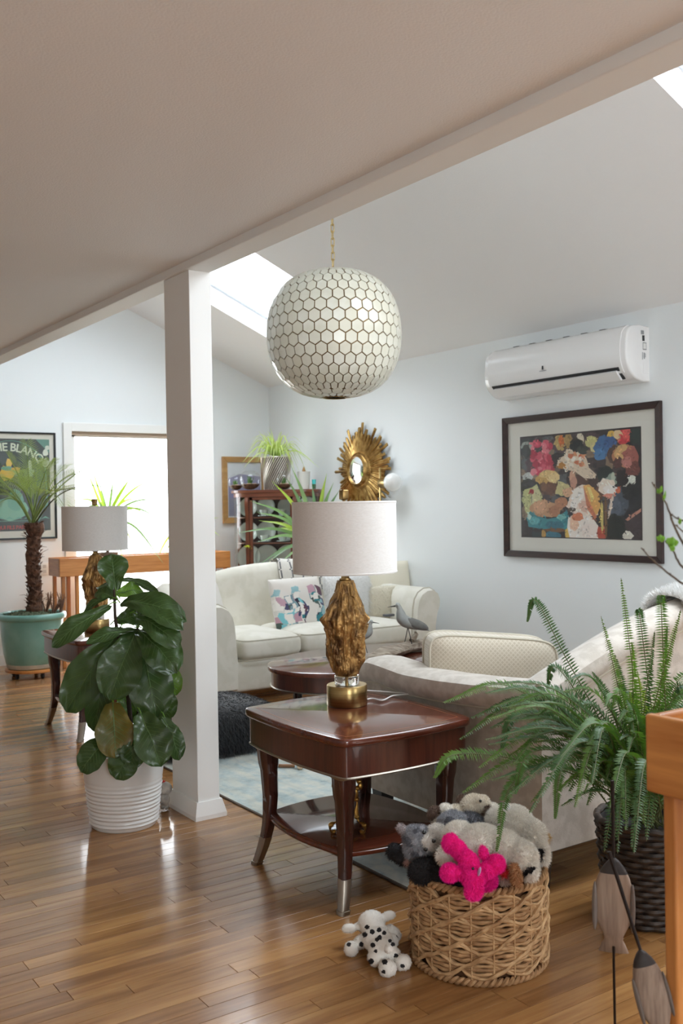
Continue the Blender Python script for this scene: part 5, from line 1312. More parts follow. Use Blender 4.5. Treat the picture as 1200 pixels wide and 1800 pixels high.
def spider_plant():
    p = cpos(.010, .175); t = empty('spider_plant', p, 'spider plant in a silver diagonal mesh planter on the china cabinet', 'potted plant')
    r0, r1, h = .115, .140, .30; m = MB(); m.lathe([(0,.0),(r0-.004,.0),(r1-.004,h-.004),(r1-.012,h-.004),(r0-.012,.012),(0,.012)], 40); m.build('pot', mat('mesh_pot_inner', S(84,78,72), .6), t)
    SV = mat('silver_mesh', S(206,198,188), .35, .6); n = 40
    for k in range(n):
        m = MB(); pts = []
        for i in range(15):
            f = i/14; a = 2*PI*k/n + f*1.25; r = r0+(r1-r0)*f; pts.append(Vector((r*math.cos(a), r*math.sin(a), h*f)))
        m.tube(pts, .0052, 5); m.build('mesh_strand', SV, t)
    m = MB(); m.tube([(r1*math.cos(2*PI*i/40), r1*math.sin(2*PI*i/40), h) for i in range(40)], .005, 6, closed=True); m.build('rim', SV, t)
    LM = leafmat('spider_leaf', S(150,180,96), S(206,216,160), .42, .1, .35, 6, S(188,206,130)); rng = random.Random(14)
    C = p+Vector((0,0,h+.01))
    for k in range(95):
        a = rng.random()*2*PI; up = rng.random(); ln = rng.uniform(.16,.36); d = Vector((math.cos(a), math.sin(a), 0)); b = C+d*.04*rng.random()
        if k < 20: T = b+d*ln*.35+Vector((0,0,ln*.8)); r = .03
        else: T = b+d*ln*.85+Vector((0,0, -ln*rng.uniform(-.35,.55))); r = ln*.45
        if T.x > XW-.02: T.x = XW-.02
        strap_leaf(t, b, T, rng.uniform(.010,.016), r, LM, d*-.3+Vector((0,0,1)), 10)
    for p2, r in (((494,758),.0),((455,758),.0),((424,815),.12),((428,822),.08),((560,822),.10),((540,808),.09),((508,828),.1)):
        T = at_d(p2[0], p2[1], proj(C)[2]-.1); strap_leaf(t, C, T, .013, r, LM, None, 12)
spider_plant()
def small_pot():
    p = cpos(.285, .11); t = empty('potted_bulb', p, 'small white pot with a sprouting bulb on the cabinet top', 'potted plant')
    m = MB(); m.lathe([(0,0),(.048,0),(.060,.155),(.062,.16),(.056,.16),(.054,.14),(0,.14)], 32); m.build('pot', mat('white_pot', S(226,226,220), .5), t)
    m = MB(); m.lathe([(0,.152),(.03,.156),(.054,.146)], 20); m.build('moss_top', mat('dark_moss', S(58,76,48), .95), t)
    m = MB(); m.lathe([(0,.15),(.014,.155),(.016,.17),(.009,.19),(.003,.205),(0,.206)], 14); m.build('bulb', mat('bulb_skin', S(170,128,78), .6), t)
small_pot()
def teal_glass():
    p = cpos(.372, .14); t = empty('teal_tumbler', p, 'small teal and green glass beside the white pot', 'glass')
    m = MB(); m.lathe([(0,.001),(.016,.001),(.018,.045),(.015,.045),(.013,.008),(0,.008)], 20); m.build('foot', mat('green_glass', S(40,90,50), .15, coat=.5), t)
    m = MB(); m.lathe([(.018,.046),(.020,.088),(.018,.088),(.016,.046)], 20); m.build('bowl', mat('teal_glass', S(64,196,196), .15, coat=.5), t)
teal_glass()
# ---- fern in a dark wicker planter
FC = Vector((2.615, 2.10, 0))
def fern():
    t = empty('potted_fern', FC, 'large sword fern in a dark wicker planter behind the sofa back', 'potted plant')
    DW = mat('dark_wicker', S(34,27,23), .55, c2=S(60,46,36), nscale=40, coat=.2)
    m = MB(); m.lathe([(0,.005),(.128,.005),(.150,.315),(.14,.315),(.12,.28),(0,.28)], 40); m.build('planter_liner', mat('planter_dark', S(22,18,16), .8), t)
    for k in range(17):
        z = .012+.018*k; r = .131+.024*z/.31; ph = PI*(k % 2); m = MB()
        m.tube([((r+.0045*math.sin(14*2*PI*i/112+ph))*math.cos(2*PI*i/112), (r+.0045*math.sin(14*2*PI*i/112+ph))*math.sin(2*PI*i/112), z) for i in range(112)], .0095, 6, closed=True); m.build('weave_row', DW, t)
    m = MB(); m.tube([(.157*math.cos(2*PI*i/60), .157*math.sin(2*PI*i/60), .32+.003*math.sin(i*1.9)) for i in range(60)], .012, 8, closed=True); m.build('planter_rim', DW, t)
    FG = [leafmat('fern_leaf_a', S(54,86,36), S(84,120,54), .5, .0, .22, 12), leafmat('fern_leaf_b', S(70,104,42), S(100,136,58), .5, .0, .25, 12), leafmat('fern_leaf_c', S(44,74,40), S(74,110,60), .5, .05, .2, 12)]
    FY = leafmat('fern_leaf_pale', S(110,140,50), S(140,160,70), .45, .1, .3, 12)
    RACH = mat('fern_stalk', S(92,96,54), .6); rng = random.Random(31); root = FC+Vector((-.02,-.01,.33))
    def frond(T, rise, curl=0.0, ll=.050, mt=None, n=None):
        B = root+Vector((rng.uniform(-.07,.07), rng.uniform(-.07,.07), rng.uniform(-.03,.02))); L0 = (T-B).length
        P = [B, B.lerp(T,.33)+Vector((0,0,rise*.85)), B.lerp(T,.68)+Vector((0,0,rise)), T]
        if curl: P.insert(3, B.lerp(T,.92)+Vector((0,0,rise*.55+curl)))
        K = 40; pts = smoothpath(P, K); Ln = sum((pts[i+1]-pts[i]).length for i in range(K-1)); n = int(Ln/.0098); rc = mt or rng.choice(FG)
        m = MB(); m.tube(pts, list(np.linspace(.0024,.0008,K)), 5, mi=1)
        for i in range(n):
            f = .14+.86*i/n; k = f*(K-1); i0 = min(int(k), K-2); p = pts[i0].lerp(pts[i0+1], k-i0); tg = unit(pts[i0+1]-pts[i0])
            vw = unit(CAM-p); upv = Vector((0,0,1))*.6+vw*.7; upv = upv-tg*upv.dot(tg); upv = unit(upv); sd = unit(tg.cross(upv))
            l = ll*min(1, (f-.08)*5)*(1-max(0,(f-.5)/.5)**1.5*.88)*rng.uniform(.88,1.08)
            for s_ in (-1, 1):
                if rng.random() < .05: continue
                d = unit(sd*s_+tg*.30+upv*rng.uniform(-.05,.35)+Vector((0,0,-.15))); w_ = unit(tg-d*tg.dot(d))*.0026
                q = p+d*l; nn = unit(w_.cross(d))*.0012; m.add([p-w_*.5, p+w_*.5, p+d*l*.4+w_+nn, p+d*l*.4-w_-nn, q+Vector((0,0,-.002))], [(0,1,2,3),(3,2,4)])
        m.build('frond', [rc, RACH], t, world=True, smooth=False)
    tips = [((926,1093),3.05,.10,.06),((1091,1016),3.1,.0,.0),((1056,1083),3.0,.02,.0),((1160,1058),2.95,.06,.03),((1120,1074),3.15,.04,.02),((1196,1072),2.9,.02,.0),((1172,1100),3.0,.05,0),((1150,1110),2.9,.03,0),
            ((778,1235),2.75,.16,.0),((806,1300),2.8,.18,.0),((762,1368),2.72,.10,.02),((811,1394),2.70,.12,.0),((826,1262),2.85,.16,.0),((924,1212),2.95,.12,.0),((962,1208),3.0,.12,.03),((880,1320),2.7,.16,.02),((900,1345),2.6,.16,.0),
            ((872,1498),2.56,.22,.04),((905,1396),2.6,.14,.03),((975,1440),2.6,.20,.02),((1010,1420),2.45,.18,.0),((1072,1420),2.4,.16,.0),((985,1330),2.45,.16,0),((1114,1500),2.35,.20,.0),((1100,1460),2.5,.14,.0),((1194,1480),2.5,.16,.0),((1085,1500),2.6,.2,0),
            ((860,1280),2.9,.14,.0),((940,1265),2.8,.16,0),((1000,1250),2.9,.12,0),((1040,1180),3.1,.06,0),((1080,1150),3.15,.03,0),((1110,1130),2.8,.03,0),((1010,1300),2.6,.14,0),((930,1430),2.45,.18,0),((840,1350),2.62,.16,0),((1040,1380),2.4,.18,0)]
    for (p, d, r, c) in tips: frond(at_d(p[0], p[1], d), r, c, .031 if p[1] > 1120 else .025)
    for k in range(70):
        a = rng.uniform(-3.0, .35); ln = rng.uniform(.18,.50); z = rng.uniform(.0,.42); T = root+Vector((math.cos(a)*ln*.9, math.sin(a)*ln*.75, z))
        if T.y > 2.30 and T.z < .95: T.y = 2.28-.05*rng.random()
        frond(T, .12, .0, .030)
    for k in range(46):
        u, v = rng.uniform(850,1125), rng.uniform(1190,1420); frond(at_d(u, v, lerp(2.62, 3.0, rng.random())-.12*(1-min(1,(u-850)/275))), rng.uniform(.06,.16), .0, rng.uniform(.024,.032))
    for p, d in (((1120,1180),3.0),((1135,1240),2.95),((1105,1215),3.05)): frond(at_d(p[0], p[1], d), .06, 0, .03, FY)
fern()
# ---- budding twigs in a pot standing on the near oak stand
def twigs():
    g = Vector((1.78, .93, .81)); t = empty('potted_branches', g, 'bare budding twigs reaching in over the framed print from the picture edge', 'potted plant')
    m = MB(); m.lathe([(0,0),(.07,0),(.085,.14),(.09,.145),(.08,.145),(.075,.12),(0,.12)], 28); m.build('pot', mat('clay_pot', S(150,92,66), .7), t)
    BK = mat('twig_bark', S(104,88,70), .8, c2=S(74,62,50), nscale=40); LF = leafmat('young_leaf', S(96,140,60), S(140,180,96), .35, .2, .3)
    d = 1.72; rng = random.Random(12)
    def br(pp, r0=.0035):
        pts = smoothpath([g+Vector((0,0,.12))]+[at_d(u, v, dd) for u, v, dd in pp], 30); m = MB(); m.tube([p+Vector((rng.uniform(-1,1),rng.uniform(-1,1),rng.uniform(-1,1)))*.0008 for p in pts], list(np.linspace(r0,.0010,30)), 6)
        for k in range(8, 29, 4): m.ell(pts[k]+Vector((0,0,.0015)), (.0014,.0014,.0022), nu=6, nv=5)
        m.build('branch', BK, t, world=True); return pts
    br([(1330,1150,1.66),(1240,1020,1.70),(1192,940,d),(1170,885,d),(1146,848,d)]); br([(1330,1160,1.66),(1262,1060,1.7),(1200,1026,d),(1155,992,d),(1126,963,d)]); br([(1340,1150,1.66),(1270,1050,1.7),(1204,1002,d),(1183,970,d),(1168,950,d)]); br([(1300,1060,1.68),(1225,960,d),(1186,922,d)]); br([(1300,1020,1.68),(1240,940,d),(1200,916,d),(1178,905,d)])
    def lf(c, ax, w, l):
        C = at_d(c[0], c[1], d-.005); a = unit(RT*ax[0]-UP*ax[1]); n = unit(CAM-C+Vector((0,0,.6))); s_ = a.cross(n); m = MB()
        def fn(i, j):
            x = j*2-1; wd = w*math.sin(PI*(.06+.92*i))**.7; return C+a*(l*i)+s_*(x*wd)+n*(.25*wd*abs(x)+.004*math.sin(i*14))
        m.grid(fn, 10, 7); m.build('leaf', LF, t, world=True)
    lf((1169,948), (-1,-.15), .0065, .016); lf((1170,952), (1,.1), .009, .022); lf((1180,958), (.2,1), .005, .012); lf((1160,867), (.2,-1), .003, .012); lf((1166,880), (.2,-1), .0025, .016); lf((1194,922), (.1,-1), .003, .010); lf((1158,868), (-.4,-1), .003, .008)
twigs()
# ================================================================== plush things and soft furnishings
def remeshed(m, voxel, smooth=2):
    """union of the collected closed shapes as one skin -> (verts, faces) numpy"""
    me = bpy.data.meshes.new('tmp'); me.from_pydata(m.v, [], m.f); o = bpy.data.objects.new('tmp', me); col.objects.link(o)
    r = o.modifiers.new('r', 'REMESH'); r.mode = 'VOXEL'; r.voxel_size = voxel
    if smooth: s_ = o.modifiers.new('s', 'SMOOTH'); s_.iterations = smooth; s_.factor = .5
    bpy.context.view_layer.update(); dg = bpy.context.evaluated_depsgraph_get(); e = bpy.data.meshes.new_from_object(o.evaluated_get(dg))
    vs = np.empty(len(e.vertices)*3); e.vertices.foreach_get('co', vs); fs = [tuple(p.vertices) for p in e.polygons]
    bpy.data.objects.remove(o); bpy.data.meshes.remove(me); bpy.data.meshes.remove(e)
    return vs.reshape(-1,3), fs
PLUSH = vcol('plush', .95, bump=.15, bscale=240)
def fur_on(vs, fs, cols, n, ln, wd, rng, lean=(0,0,0), droop=.3, jitter=.6):
    """short fibres standing on a skin"""
    V = np.asarray(vs); F = np.asarray([f[:4] if len(f) >= 4 else (f[0],f[1],f[2],f[2]) for f in fs]); A, B, C, D = (V[F[:,i]] for i in range(4))
    N = np.cross(C-A, D-B); ar = np.linalg.norm(N, axis=1); N = N/np.maximum(ar,1e-12)[:,None]; pr = ar/ar.sum()
    R = np.random.RandomState(rng); k = R.choice(len(F), n, p=pr); a, b = R.rand(n,1), R.rand(n,1)
    P = (A[k]*(1-a)+B[k]*a)*(1-b)+(D[k]*(1-a)+C[k]*a)*b; nn = N[k]+R.uniform(-jitter,jitter,(n,3))+np.array(lean); nn /= np.linalg.norm(nn,axis=1)[:,None]
    L = ln*R.uniform(.6,1.2,(n,1)); tip = P+nn*L; tip[:,2] -= droop*L[:,0]; sd = np.cross(nn, R.uniform(-1,1,(n,3))); sd /= np.maximum(np.linalg.norm(sd,axis=1),1e-9)[:,None]; sd *= wd/2
    vv = np.concatenate([P-sd-nn*.001, P+sd-nn*.001, tip], 1).reshape(-1,3); ff = np.arange(n*3).reshape(-1,3); cc = None
    if cols is not None:
        c = np.asarray(cols)[k].copy(); c[:,:3] *= R.uniform(.88,1.10,(n,1)); cc = c
    return vv, ff, cc
def np_obj(name, vv, ff, mt, parent, cc=None, smooth=False):
    me = bpy.data.meshes.new(name); me.from_pydata(vv.tolist(), [], [tuple(int(q) for q in f) for f in ff]); me.materials.append(mt)
    if cc is not None:
        a = me.color_attributes.new('paint', 'FLOAT_COLOR', 'CORNER'); k = [p.loop_total for p in me.polygons]; a.data.foreach_set('color', np.repeat(np.asarray(cc), k, axis=0).ravel())
    if smooth: me.polygons.foreach_set('use_smooth', [True]*len(me.polygons))
    o = bpy.data.objects.new(name, me); col.objects.link(o)
    if parent is not None: o.parent = parent; o.matrix_parent_inverse = wmat(parent).inverted()
    return o
def plush(name, label, loc, shapes, voxel=.0042, fur=(9000,.008,.0016), spots=(), seed=1, cat='stuffed toy', bumpy=.0015, droop=.2):
    """shapes: (centre, radii, colour, direction or None) in world space"""
    t = empty(name, loc, label, cat); m = MB(); info = []
    for sh in shapes:
        c, r, colr = Vector(sh[0]), sh[1], sh[2]; M3 = frame_to(sh[3]) if len(sh) > 3 and sh[3] is not None else Matrix.Identity(3)
        m.ell(c, r, M3, 20, 12); info.append((np.array(c), np.array(M3), np.array(r), S(*colr)))
    vs, fs = remeshed(m, voxel)
    vs = vs + np.array([[noise.noise(Vector(p)*70+Vector((seed,0,0))), noise.noise(Vector(p)*70+Vector((0,seed,5))), noise.noise(Vector(p)*70+Vector((9,0,seed)))] for p in vs])*bumpy
    cen = np.array([vs[list(f)].mean(0) for f in fs]); best = np.full(len(fs), 1e9); cols = np.zeros((len(fs),4))
    for c, M3, r, colr in info:
        q = ((cen-c)@M3)/r; d = np.linalg.norm(q,axis=1); k = d < best; best[k] = d[k]; cols[k] = colr
    for (c, rad, colr) in spots:
        if isinstance(c, tuple):       # patch given by picture position on the near side
            q = cen-np.array(CAM); zz = q@np.array(FWD); uu = 600+F_PX*(q@np.array(RT))/zz; vv_ = 900-F_PX*(q@np.array(UP))/zz; k = (np.hypot(uu-c[0], vv_-c[1]) < rad) & (zz < np.median(zz)+.03)
        else: d = np.linalg.norm(cen-np.array(Vector(c)),axis=1); k = d < rad
        cols[k] = S(*colr)
    np_obj('body', vs, fs, PLUSH, t, cols, True)
    if fur: vv, ff, cc = fur_on(vs, fs, cols, fur[0], fur[1], fur[2], seed, droop=droop); o = np_obj('fur', vv, ff, PLUSH, t, cc); o['kind'] = 'stuff'
    return t
def bead(t, p, r, c, name='eye'):
    m = MB(); m.ell(p, (r,r,r), nu=12, nv=8); m.build(name, mat('bead_%d_%d_%d' % c, S(*c), .15, coat=.5), t, world=True)
# ---- woven basket
BC = Vector((1.985, 2.215, 0)); BR = .196; BH = .268
def basket():
    t = empty('woven_basket', BC, 'round woven rush basket full of stuffed toys on the oak floor', 'basket')
    RU = [mat('rush_a', S(196,160,116), .7, c2=S(156,120,82), nscale=30, stretch=(1,1,6), bump=.3, bscale=80), mat('rush_b', S(210,176,132), .7, c2=S(172,136,96), nscale=30, bump=.3, bscale=80), mat('rush_c', S(184,146,104), .7, c2=S(142,106,70), nscale=30, bump=.3, bscale=80)]
    m = MB(); m.lathe([(0,.006),(BR-.016,.006),(BR-.014,BH-.01),(BR-.022,BH-.01),(BR-.022,.014),(0,.014)], 48); m.build('liner', mat('basket_dark', S(92,62,38), .9), t)
    rng = random.Random(17); rows = 6; n = 200; k = 5
    for r in range(rows):
        z0 = .028+(BH-.05)*(r+.5)/rows; h = .0255; ph = (PI/2 if r % 2 else 0)+.3
        for f, rr in ((1.0,.0072),(-1.0,.0072),(.50,.0072),(-.50,.0072),(.02,.0078)):
            pts = []; tw = rng.random()*6
            for i in range(n):
                a = 2*PI*i/n; s_ = math.sin(k*a+ph); out = (.007 if abs(f) == 1 else .0075*abs(s_)-.003)+(.005*math.cos(k*a+ph)*(1 if f > 0 else -1) if abs(f) == 1 else 0)
                R = BR-.006+out+.0012*math.sin(a*37+tw); z = z0+h*f*s_*(1+.08*math.sin(a*3+tw))+.0012*math.sin(a*23+tw); pts.append((R*math.cos(a), R*math.sin(a), z))
            m = MB(); m.tube(pts, [rr*(1+.22*math.sin(i*.53+tw)) for i in range(n)], 6, closed=True, flat=.75, up=(0,0,1)); m.build('strand', RU[1] if abs(f) == 1 else (RU[0] if abs(f) > .3 else RU[2]), t)
    for q in range(20):
        a = 2*PI*(q+.35)/20; m = MB(); m.tube([((BR+.002)*math.cos(a), (BR+.002)*math.sin(a), .02+(BH-.03)*i/8) for i in range(9)], .0028, 6); m.build('stake', RU[1], t)
    for z, nm in ((BH-.006,'rim'),(.010,'foot_rim')):
        m = MB()
        for ph in (0, PI): m.tube([((BR-.002+.006*math.cos(34*2*PI*i/340+ph))*math.cos(2*PI*i/340), (BR-.002+.006*math.cos(34*2*PI*i/340+ph))*math.sin(2*PI*i/340), z+.006*math.sin(34*2*PI*i/340+ph)) for i in range(340)], .0068, 6, closed=True)
        m.build(nm, RU[2], t)
basket()
# ---- toys in the basket
def bp(u, v, d): return at_d(u, v, d)
OFFW = (242,238,230); CRM = (234,226,212); BRN = (126,104,92); GRY = (158,160,166); DGR = (116,118,126); PNK = (255,36,166); BLK = (34,32,34)
def toys():
    # grey tabby cat on its side, head left
    d = 2.92; hd = bp(738,1480,d); t = plush('plush_cat', 'grey tabby plush cat lying at the edge of the toy basket', hd+Vector((0,0,-.12)), [
        (hd, (.047,.043,.045), GRY), (bp(727,1470,d+.01), (.03,.03,.03), GRY), (bp(728,1494,d), (.028,.03,.028), GRY), (bp(708,1458,d+.01), (.010,.010,.020), (170,160,160), UP*1-RT*.9), (bp(719,1512,d), (.010,.009,.019), (200,170,165), -UP*1-RT*.8), (bp(754,1480,d-.035), (.022,.018,.022), (232,228,222)), (bp(768,1470,d-.01), (.030,.03,.034), (228,224,218)),
        (bp(795,1453,d+.05), (.05,.04,.045), GRY), (bp(825,1455,d+.09), (.05,.045,.045), DGR)], fur=(20000,.011,.0017), spots=[((714,1474),6,DGR),((717,1479),6,DGR),((720,1484),5,DGR),((733,1460),4,DGR),((729,1462),4,DGR),((731,1503),5,DGR),((726,1500),4,DGR),((790,1445),10,DGR),((742,1456),4,(200,200,206)),((739,1500),4,(200,200,206)),((730,1480),5,(186,188,194))], seed=3)
    bead(t, bp(745,1463,d-.052), .0062, (20,22,26)); bead(t, bp(748,1493,d-.052), .0062, (20,22,26)); bead(t, bp(762,1478,d-.058), .0062, (40,32,34), 'nose')
    # black plush under the cat
    plush('plush_black_bear', 'black plush toy wedged under the grey cat in the basket', bp(745,1530,2.86)+Vector((0,0,-.1)), [(bp(748,1530,2.86), (.055,.04,.035), BLK), (bp(772,1532,2.84), (.03,.03,.03), BLK), (bp(795,1545,2.86), (.05,.04,.04), BLK), (bp(693,1497,2.98), (.024,.022,.024), BLK), (bp(714,1505,2.95), (.04,.026,.024), BLK)], fur=(9000,.010,.0016), seed=5)
    # goat on its back
    d = 3.06; t = plush('plush_goat', 'cream plush goat with brown hooves and horns on top of the toy pile', bp(820,1440,d)+Vector((0,0,-.08)), [(bp(832,1417,d), (.040,.034,.034), CRM), (bp(846,1410,d-.02), (.024,.02,.020), CRM), (bp(806,1432,d), (.042,.036,.030), CRM), (bp(783,1427,d-.01), (.026,.022,.024), OFFW, RT), (bp(764,1430,d-.02), (.022,.018,.020), BRN), (bp(768,1441,d-.02), (.03,.014,.016), CRM, RT), (bp(811,1407,d+.02), (.016,.012,.018), BRN), (bp(838,1437,d-.02), (.035,.024,.018), BRN), (bp(866,1423,d-.02), (.022,.018,.018), OFFW), (bp(857,1424,d-.04), (.012,.010,.012), BRN)], fur=(16000,.009,.0018), seed=7)
    bead(t, bp(844,1408,d-.043), .0045, (30,26,24)); 
    # sheepdog, back to us
    d = 3.0; t = plush('plush_sheepdog', 'white shaggy plush dog with black patched face at the basket rim', bp(905,1470,d)+Vector((0,0,-.1)), [(bp(900,1448,d), (.062,.055,.050), OFFW), (bp(878,1440,d), (.04,.035,.034), OFFW), (bp(930,1470,d-.02), (.050,.045,.048), OFFW), (bp(946,1500,d-.05), (.026,.03,.040), OFFW), (bp(958,1472,d-.02), (.010,.010,.012), (196,160,96))], fur=(26000,.014,.0020), spots=[((946,1505),8,BLK),((950,1497),6,BLK)], seed=9)
    m = MB(); a = bp(882,1419,d-.02); q = [a, a+RT*.022+UP*-.003, a+RT*.028-UP*.030, a+RT*.008-UP*.034]; q = [p+UP*.015 for p in q]; m.quadbox(q[0],q[1],q[2],q[3], FWD*.001); m.build('care_tag', mat('satin_tag', S(228,230,234), .5), t, world=True, smooth=False)
    # big white dog in front
    d = 2.83; t = plush('plush_white_dog', 'big white plush dog with tan ear and red collar in front in the basket', bp(850,1490,d)+Vector((0,0,-.12)), [(bp(842,1484,d+.01), (.075,.055,.052), OFFW), (bp(806,1470,d+.03), (.045,.04,.040), OFFW), (bp(884,1490,d), (.05,.05,.046), OFFW), (bp(915,1508,d-.02), (.046,.045,.046), OFFW), (bp(930,1530,d-.05), (.022,.026,.024), OFFW), (bp(783,1503,d-.02), (.024,.022,.024), OFFW), (bp(795,1512,d-.01), (.026,.024,.022), OFFW), (bp(906,1538,d-.07), (.016,.012,.032), (196,150,108), -UP*1+RT*.2), (bp(888,1540,d-.05), (.022,.014,.022), (190,170,160)), (bp(884,1530,d-.05), (.03,.012,.010), (196,40,40), RT)], fur=(28000,.012,.0020), spots=[((922,1535),6,BLK),((931,1530),6,BLK),((937,1527),4,BLK)], seed=11)
    # pink
    d = 2.715; t = plush('plush_pink_bear', 'hot pink plush toy flopped over the basket rim', bp(831,1540,d)+Vector((0,0,-.06)), [(bp(792,1482,d+.04), (.022,.020,.024), PNK), (bp(806,1494,d+.03), (.022,.02,.030), PNK, RT*.7-UP), (bp(824,1516,d+.01), (.028,.024,.036), PNK, RT*.5-UP), (bp(832,1540,d-.005), (.032,.028,.032), PNK), (bp(833,1566,d-.012), (.027,.018,.022), PNK), (bp(790,1533,d+.0), (.023,.022,.022), PNK), (bp(806,1534,d+.0), (.02,.016,.014), PNK), (bp(871,1518,d+.01), (.024,.022,.022), PNK), (bp(858,1528,d), (.022,.02,.02), PNK), (bp(850,1500,d+.02), (.010,.010,.022), PNK, UP+RT*-.2), (bp(857,1547,d+.02), (.026,.022,.026), (232,22,150))], voxel=.0036, fur=(24000,.009,.0016), seed=13)
    m = MB(); c = bp(842,1532,d-.03); m.ell(c, (.010,.004,.013), frame_to(UP+RT*.3), 10, 8); m.build('satin_ear', mat('lilac_satin', S(206,170,214), .4), t, world=True); bead(t, bp(831,1527,d-.026), .004, (40,10,30))
toys()
# ---- dalmatian on the floor
def dalmatian():
    W = (228,224,216)
    def f(u, v, z): return at_z(u, v, z)+Vector((-.022,0,0))*(1 if u > 690 else 0)
    hd = f(653,1622,.070); bd = f(664,1652,.050)
    A = f(681,1702,.020); B = f(718,1688,.020)
    sh = [(hd, (.042,.040,.036), W), (hd+Vector((.005,.02,-.02)), (.034,.034,.026), W), (f(614,1632,.055), (.014,.014,.024), W, RT), (f(634,1628,.06), (.016,.014,.02), W, RT), (f(682,1610,.085), (.014,.014,.024), W, RT*.9+UP*.3), (f(669,1615,.08), (.014,.013,.018), W, RT),
          (bd, (.046,.046,.034), W), (f(672,1668,.042), (.042,.044,.034), W), (f(660,1640,.05), (.040,.04,.03), W), (f(636,1655,.030), (.022,.02,.030), W, RT+UP*.4), (f(617,1668,.022), (.022,.020,.022), W), (f(690,1640,.035), (.022,.02,.03), W, RT*-.8+UP*.6), (f(699,1650,.03), (.02,.02,.02), W),
          (f(662,1684,.028), (.026,.028,.024), W), (A, (.026,.026,.024), W), (f(700,1676,.028), (.026,.024,.024), W), (B, (.026,.024,.023), W), (f(683,1668,.075), (.015,.014,.014), W)]
    rng = random.Random(2); sp = []
    for u, v, z in ((631,1613,.09),(664,1607,.10),(622,1632,.06),(686,1618,.09),(641,1643,.075),(654,1638,.085),(666,1635,.085),(675,1640,.08),(635,1660,.05),(655,1661,.07),(667,1648,.085),(685,1654,.07),(613,1660,.045),(690,1660,.055),(706,1667,.05),(652,1690,.05),(676,1691,.045),(696,1680,.045),(707,1698,.03),(674,1708,.03),(660,1672,.065),(732,1688,.03),(645,1630,.09),(700,1645,.05),(662,1652,.085),(728,1700,.02)):
        sp.append(((u,v), rng.uniform(3.0,5.0), BLK))
    t = plush('plush_dalmatian', 'spotted white plush dalmatian lying on the floor beside the basket', f(668,1670,0), sh, voxel=.0034, fur=(8000,.004,.0014), spots=sp, seed=15, droop=.1)
dalmatian()
# ---- pillows on the far sofa
def pillow(w, h, th, M, mt, name, label, cat='pillow', fur=None, seed=1, colfn=None):
    """knife edge pillow in local xz plane, thickness y"""
    t = empty(name, M.translation, label, cat); n = 26; V = []; 
    def fn(sgn):
        def g(i, j):
            x, z = i*2-1, j*2-1; e = max(0,(1-abs(x)**2.4))*max(0,(1-abs(z)**2.4)); p = 1-.10*(1-abs(z)**2)*abs(x)**3; q = 1-.10*(1-abs(x)**2)*abs(z)**3
            y = sgn*(th/2)*e**.42+.006*noise.noise(Vector((x*2,z*2,seed+sgn)))*e
            return M @ Vector((x*w/2*q, y, z*h/2*p))
        return g
    m = MB(); m.grid(fn(-1), n, n); m.grid(fn(1), n, n); o = m.build('cover', mt, t, world=True, weld=True)
    if colfn:
        cols = []; Mi = M.inverted()
        for p in o.data.polygons: q = Mi @ p.center; cols.append(colfn(q.x/w*2, q.z/h*2))
        paint_faces(o, cols)
    if fur:
        vv, ff, cc = fur_on(np.array(m.v), m.f, None, fur[0], fur[1], fur[2], seed, droop=.7); q = np_obj('fur', vv, ff, fur[3], t); q['kind'] = 'stuff'
    return t
def lean(p, yaw, back): return Matrix.Translation(p) @ Matrix.Rotation(yaw, 4, 'Z') @ Matrix.Rotation(-back, 4, 'X')
def abstract_print():
    rng = random.Random(44); items = []
    for k in range(120):
        x = rng.uniform(-1,1); z = rng.uniform(-1,.25) if k < 110 else rng.uniform(.1,.5)
        items.append((x, z, rng.uniform(.05,.16), rng.uniform(.06,.20), rng.choice([(36,122,132),(60,60,100),(120,150,160),(96,60,80),(70,90,84),(236,232,226),(150,190,196),(40,40,60),(190,150,165),(214,206,196),(236,232,226),(120,196,206)])))
    def f(x, z):
        c = (226,220,212) if z > .1 else (216,214,208)
        for (a, b, rx, rz, cc) in items:
            if abs(x-a+.05*math.sin(z*9+a)) < rx and abs(z-b+.04*math.sin(x*8)) < rz: c = cc
        return S(*c)
    return f
def fine_pillow_cover(t, w, h, th, M, f):
    m = MB(); n = 90
    def g(i, j):
        x, z = i*2-1, j*2-1; e = max(0,(1-abs(x)**2.4))*max(0,(1-abs(z)**2.4)); p = 1-.10*(1-abs(z)**2)*abs(x)**3; q = 1-.10*(1-abs(x)**2)*abs(z)**3
        return M @ Vector((x*w/2*q*.995, -(th/2)*e**.42-.0015+.006*noise.noise(Vector((x*2,z*2,3)))*e, z*h/2*p*.995))
    m.grid(g, n, n); o = m.build('printed_front', vcol('satin_print', .45, .1), t, world=True)
    paint_faces(o, [f((i+.5)/(n-1)*2-1, (j+.5)/(n-1)*2-1) for i in range(n-1) for j in range(n-1)])
SATIN = mat('satin_white', S(224,220,214), .45); FURW = mat('fur_white', S(236,236,234), .9); FURC = mat('fur_cream', S(222,216,198), .9); CREAMP = mat('cream_pillow', S(226,220,202), .85)
c = at_y(523, 1062, 6.33); M = lean(c, .10, .28); ab = pillow(.47, .40, .15, M, SATIN, 'throw_pillow', 'white satin pillow with teal and navy brushstrokes on the cream sofa', seed=3); fine_pillow_cover(ab, .47, .40, .15, M, abstract_print())
c = at_y(612, 1050, 6.36); pillow(.42, .36, .16, lean(c, -.05, .25), FURW, 'throw_pillow', 'white faux fur pillow behind the near lamp on the cream sofa', fur=(16000,.030,.0022,FURW), seed=5)
c = at_y(676, 1036, 6.50); pillow(.46, .46, .13, lean(c, -.25, .22), CREAMP, 'throw_pillow', 'tall cream pillow leaning in the far sofa corner', seed=7)
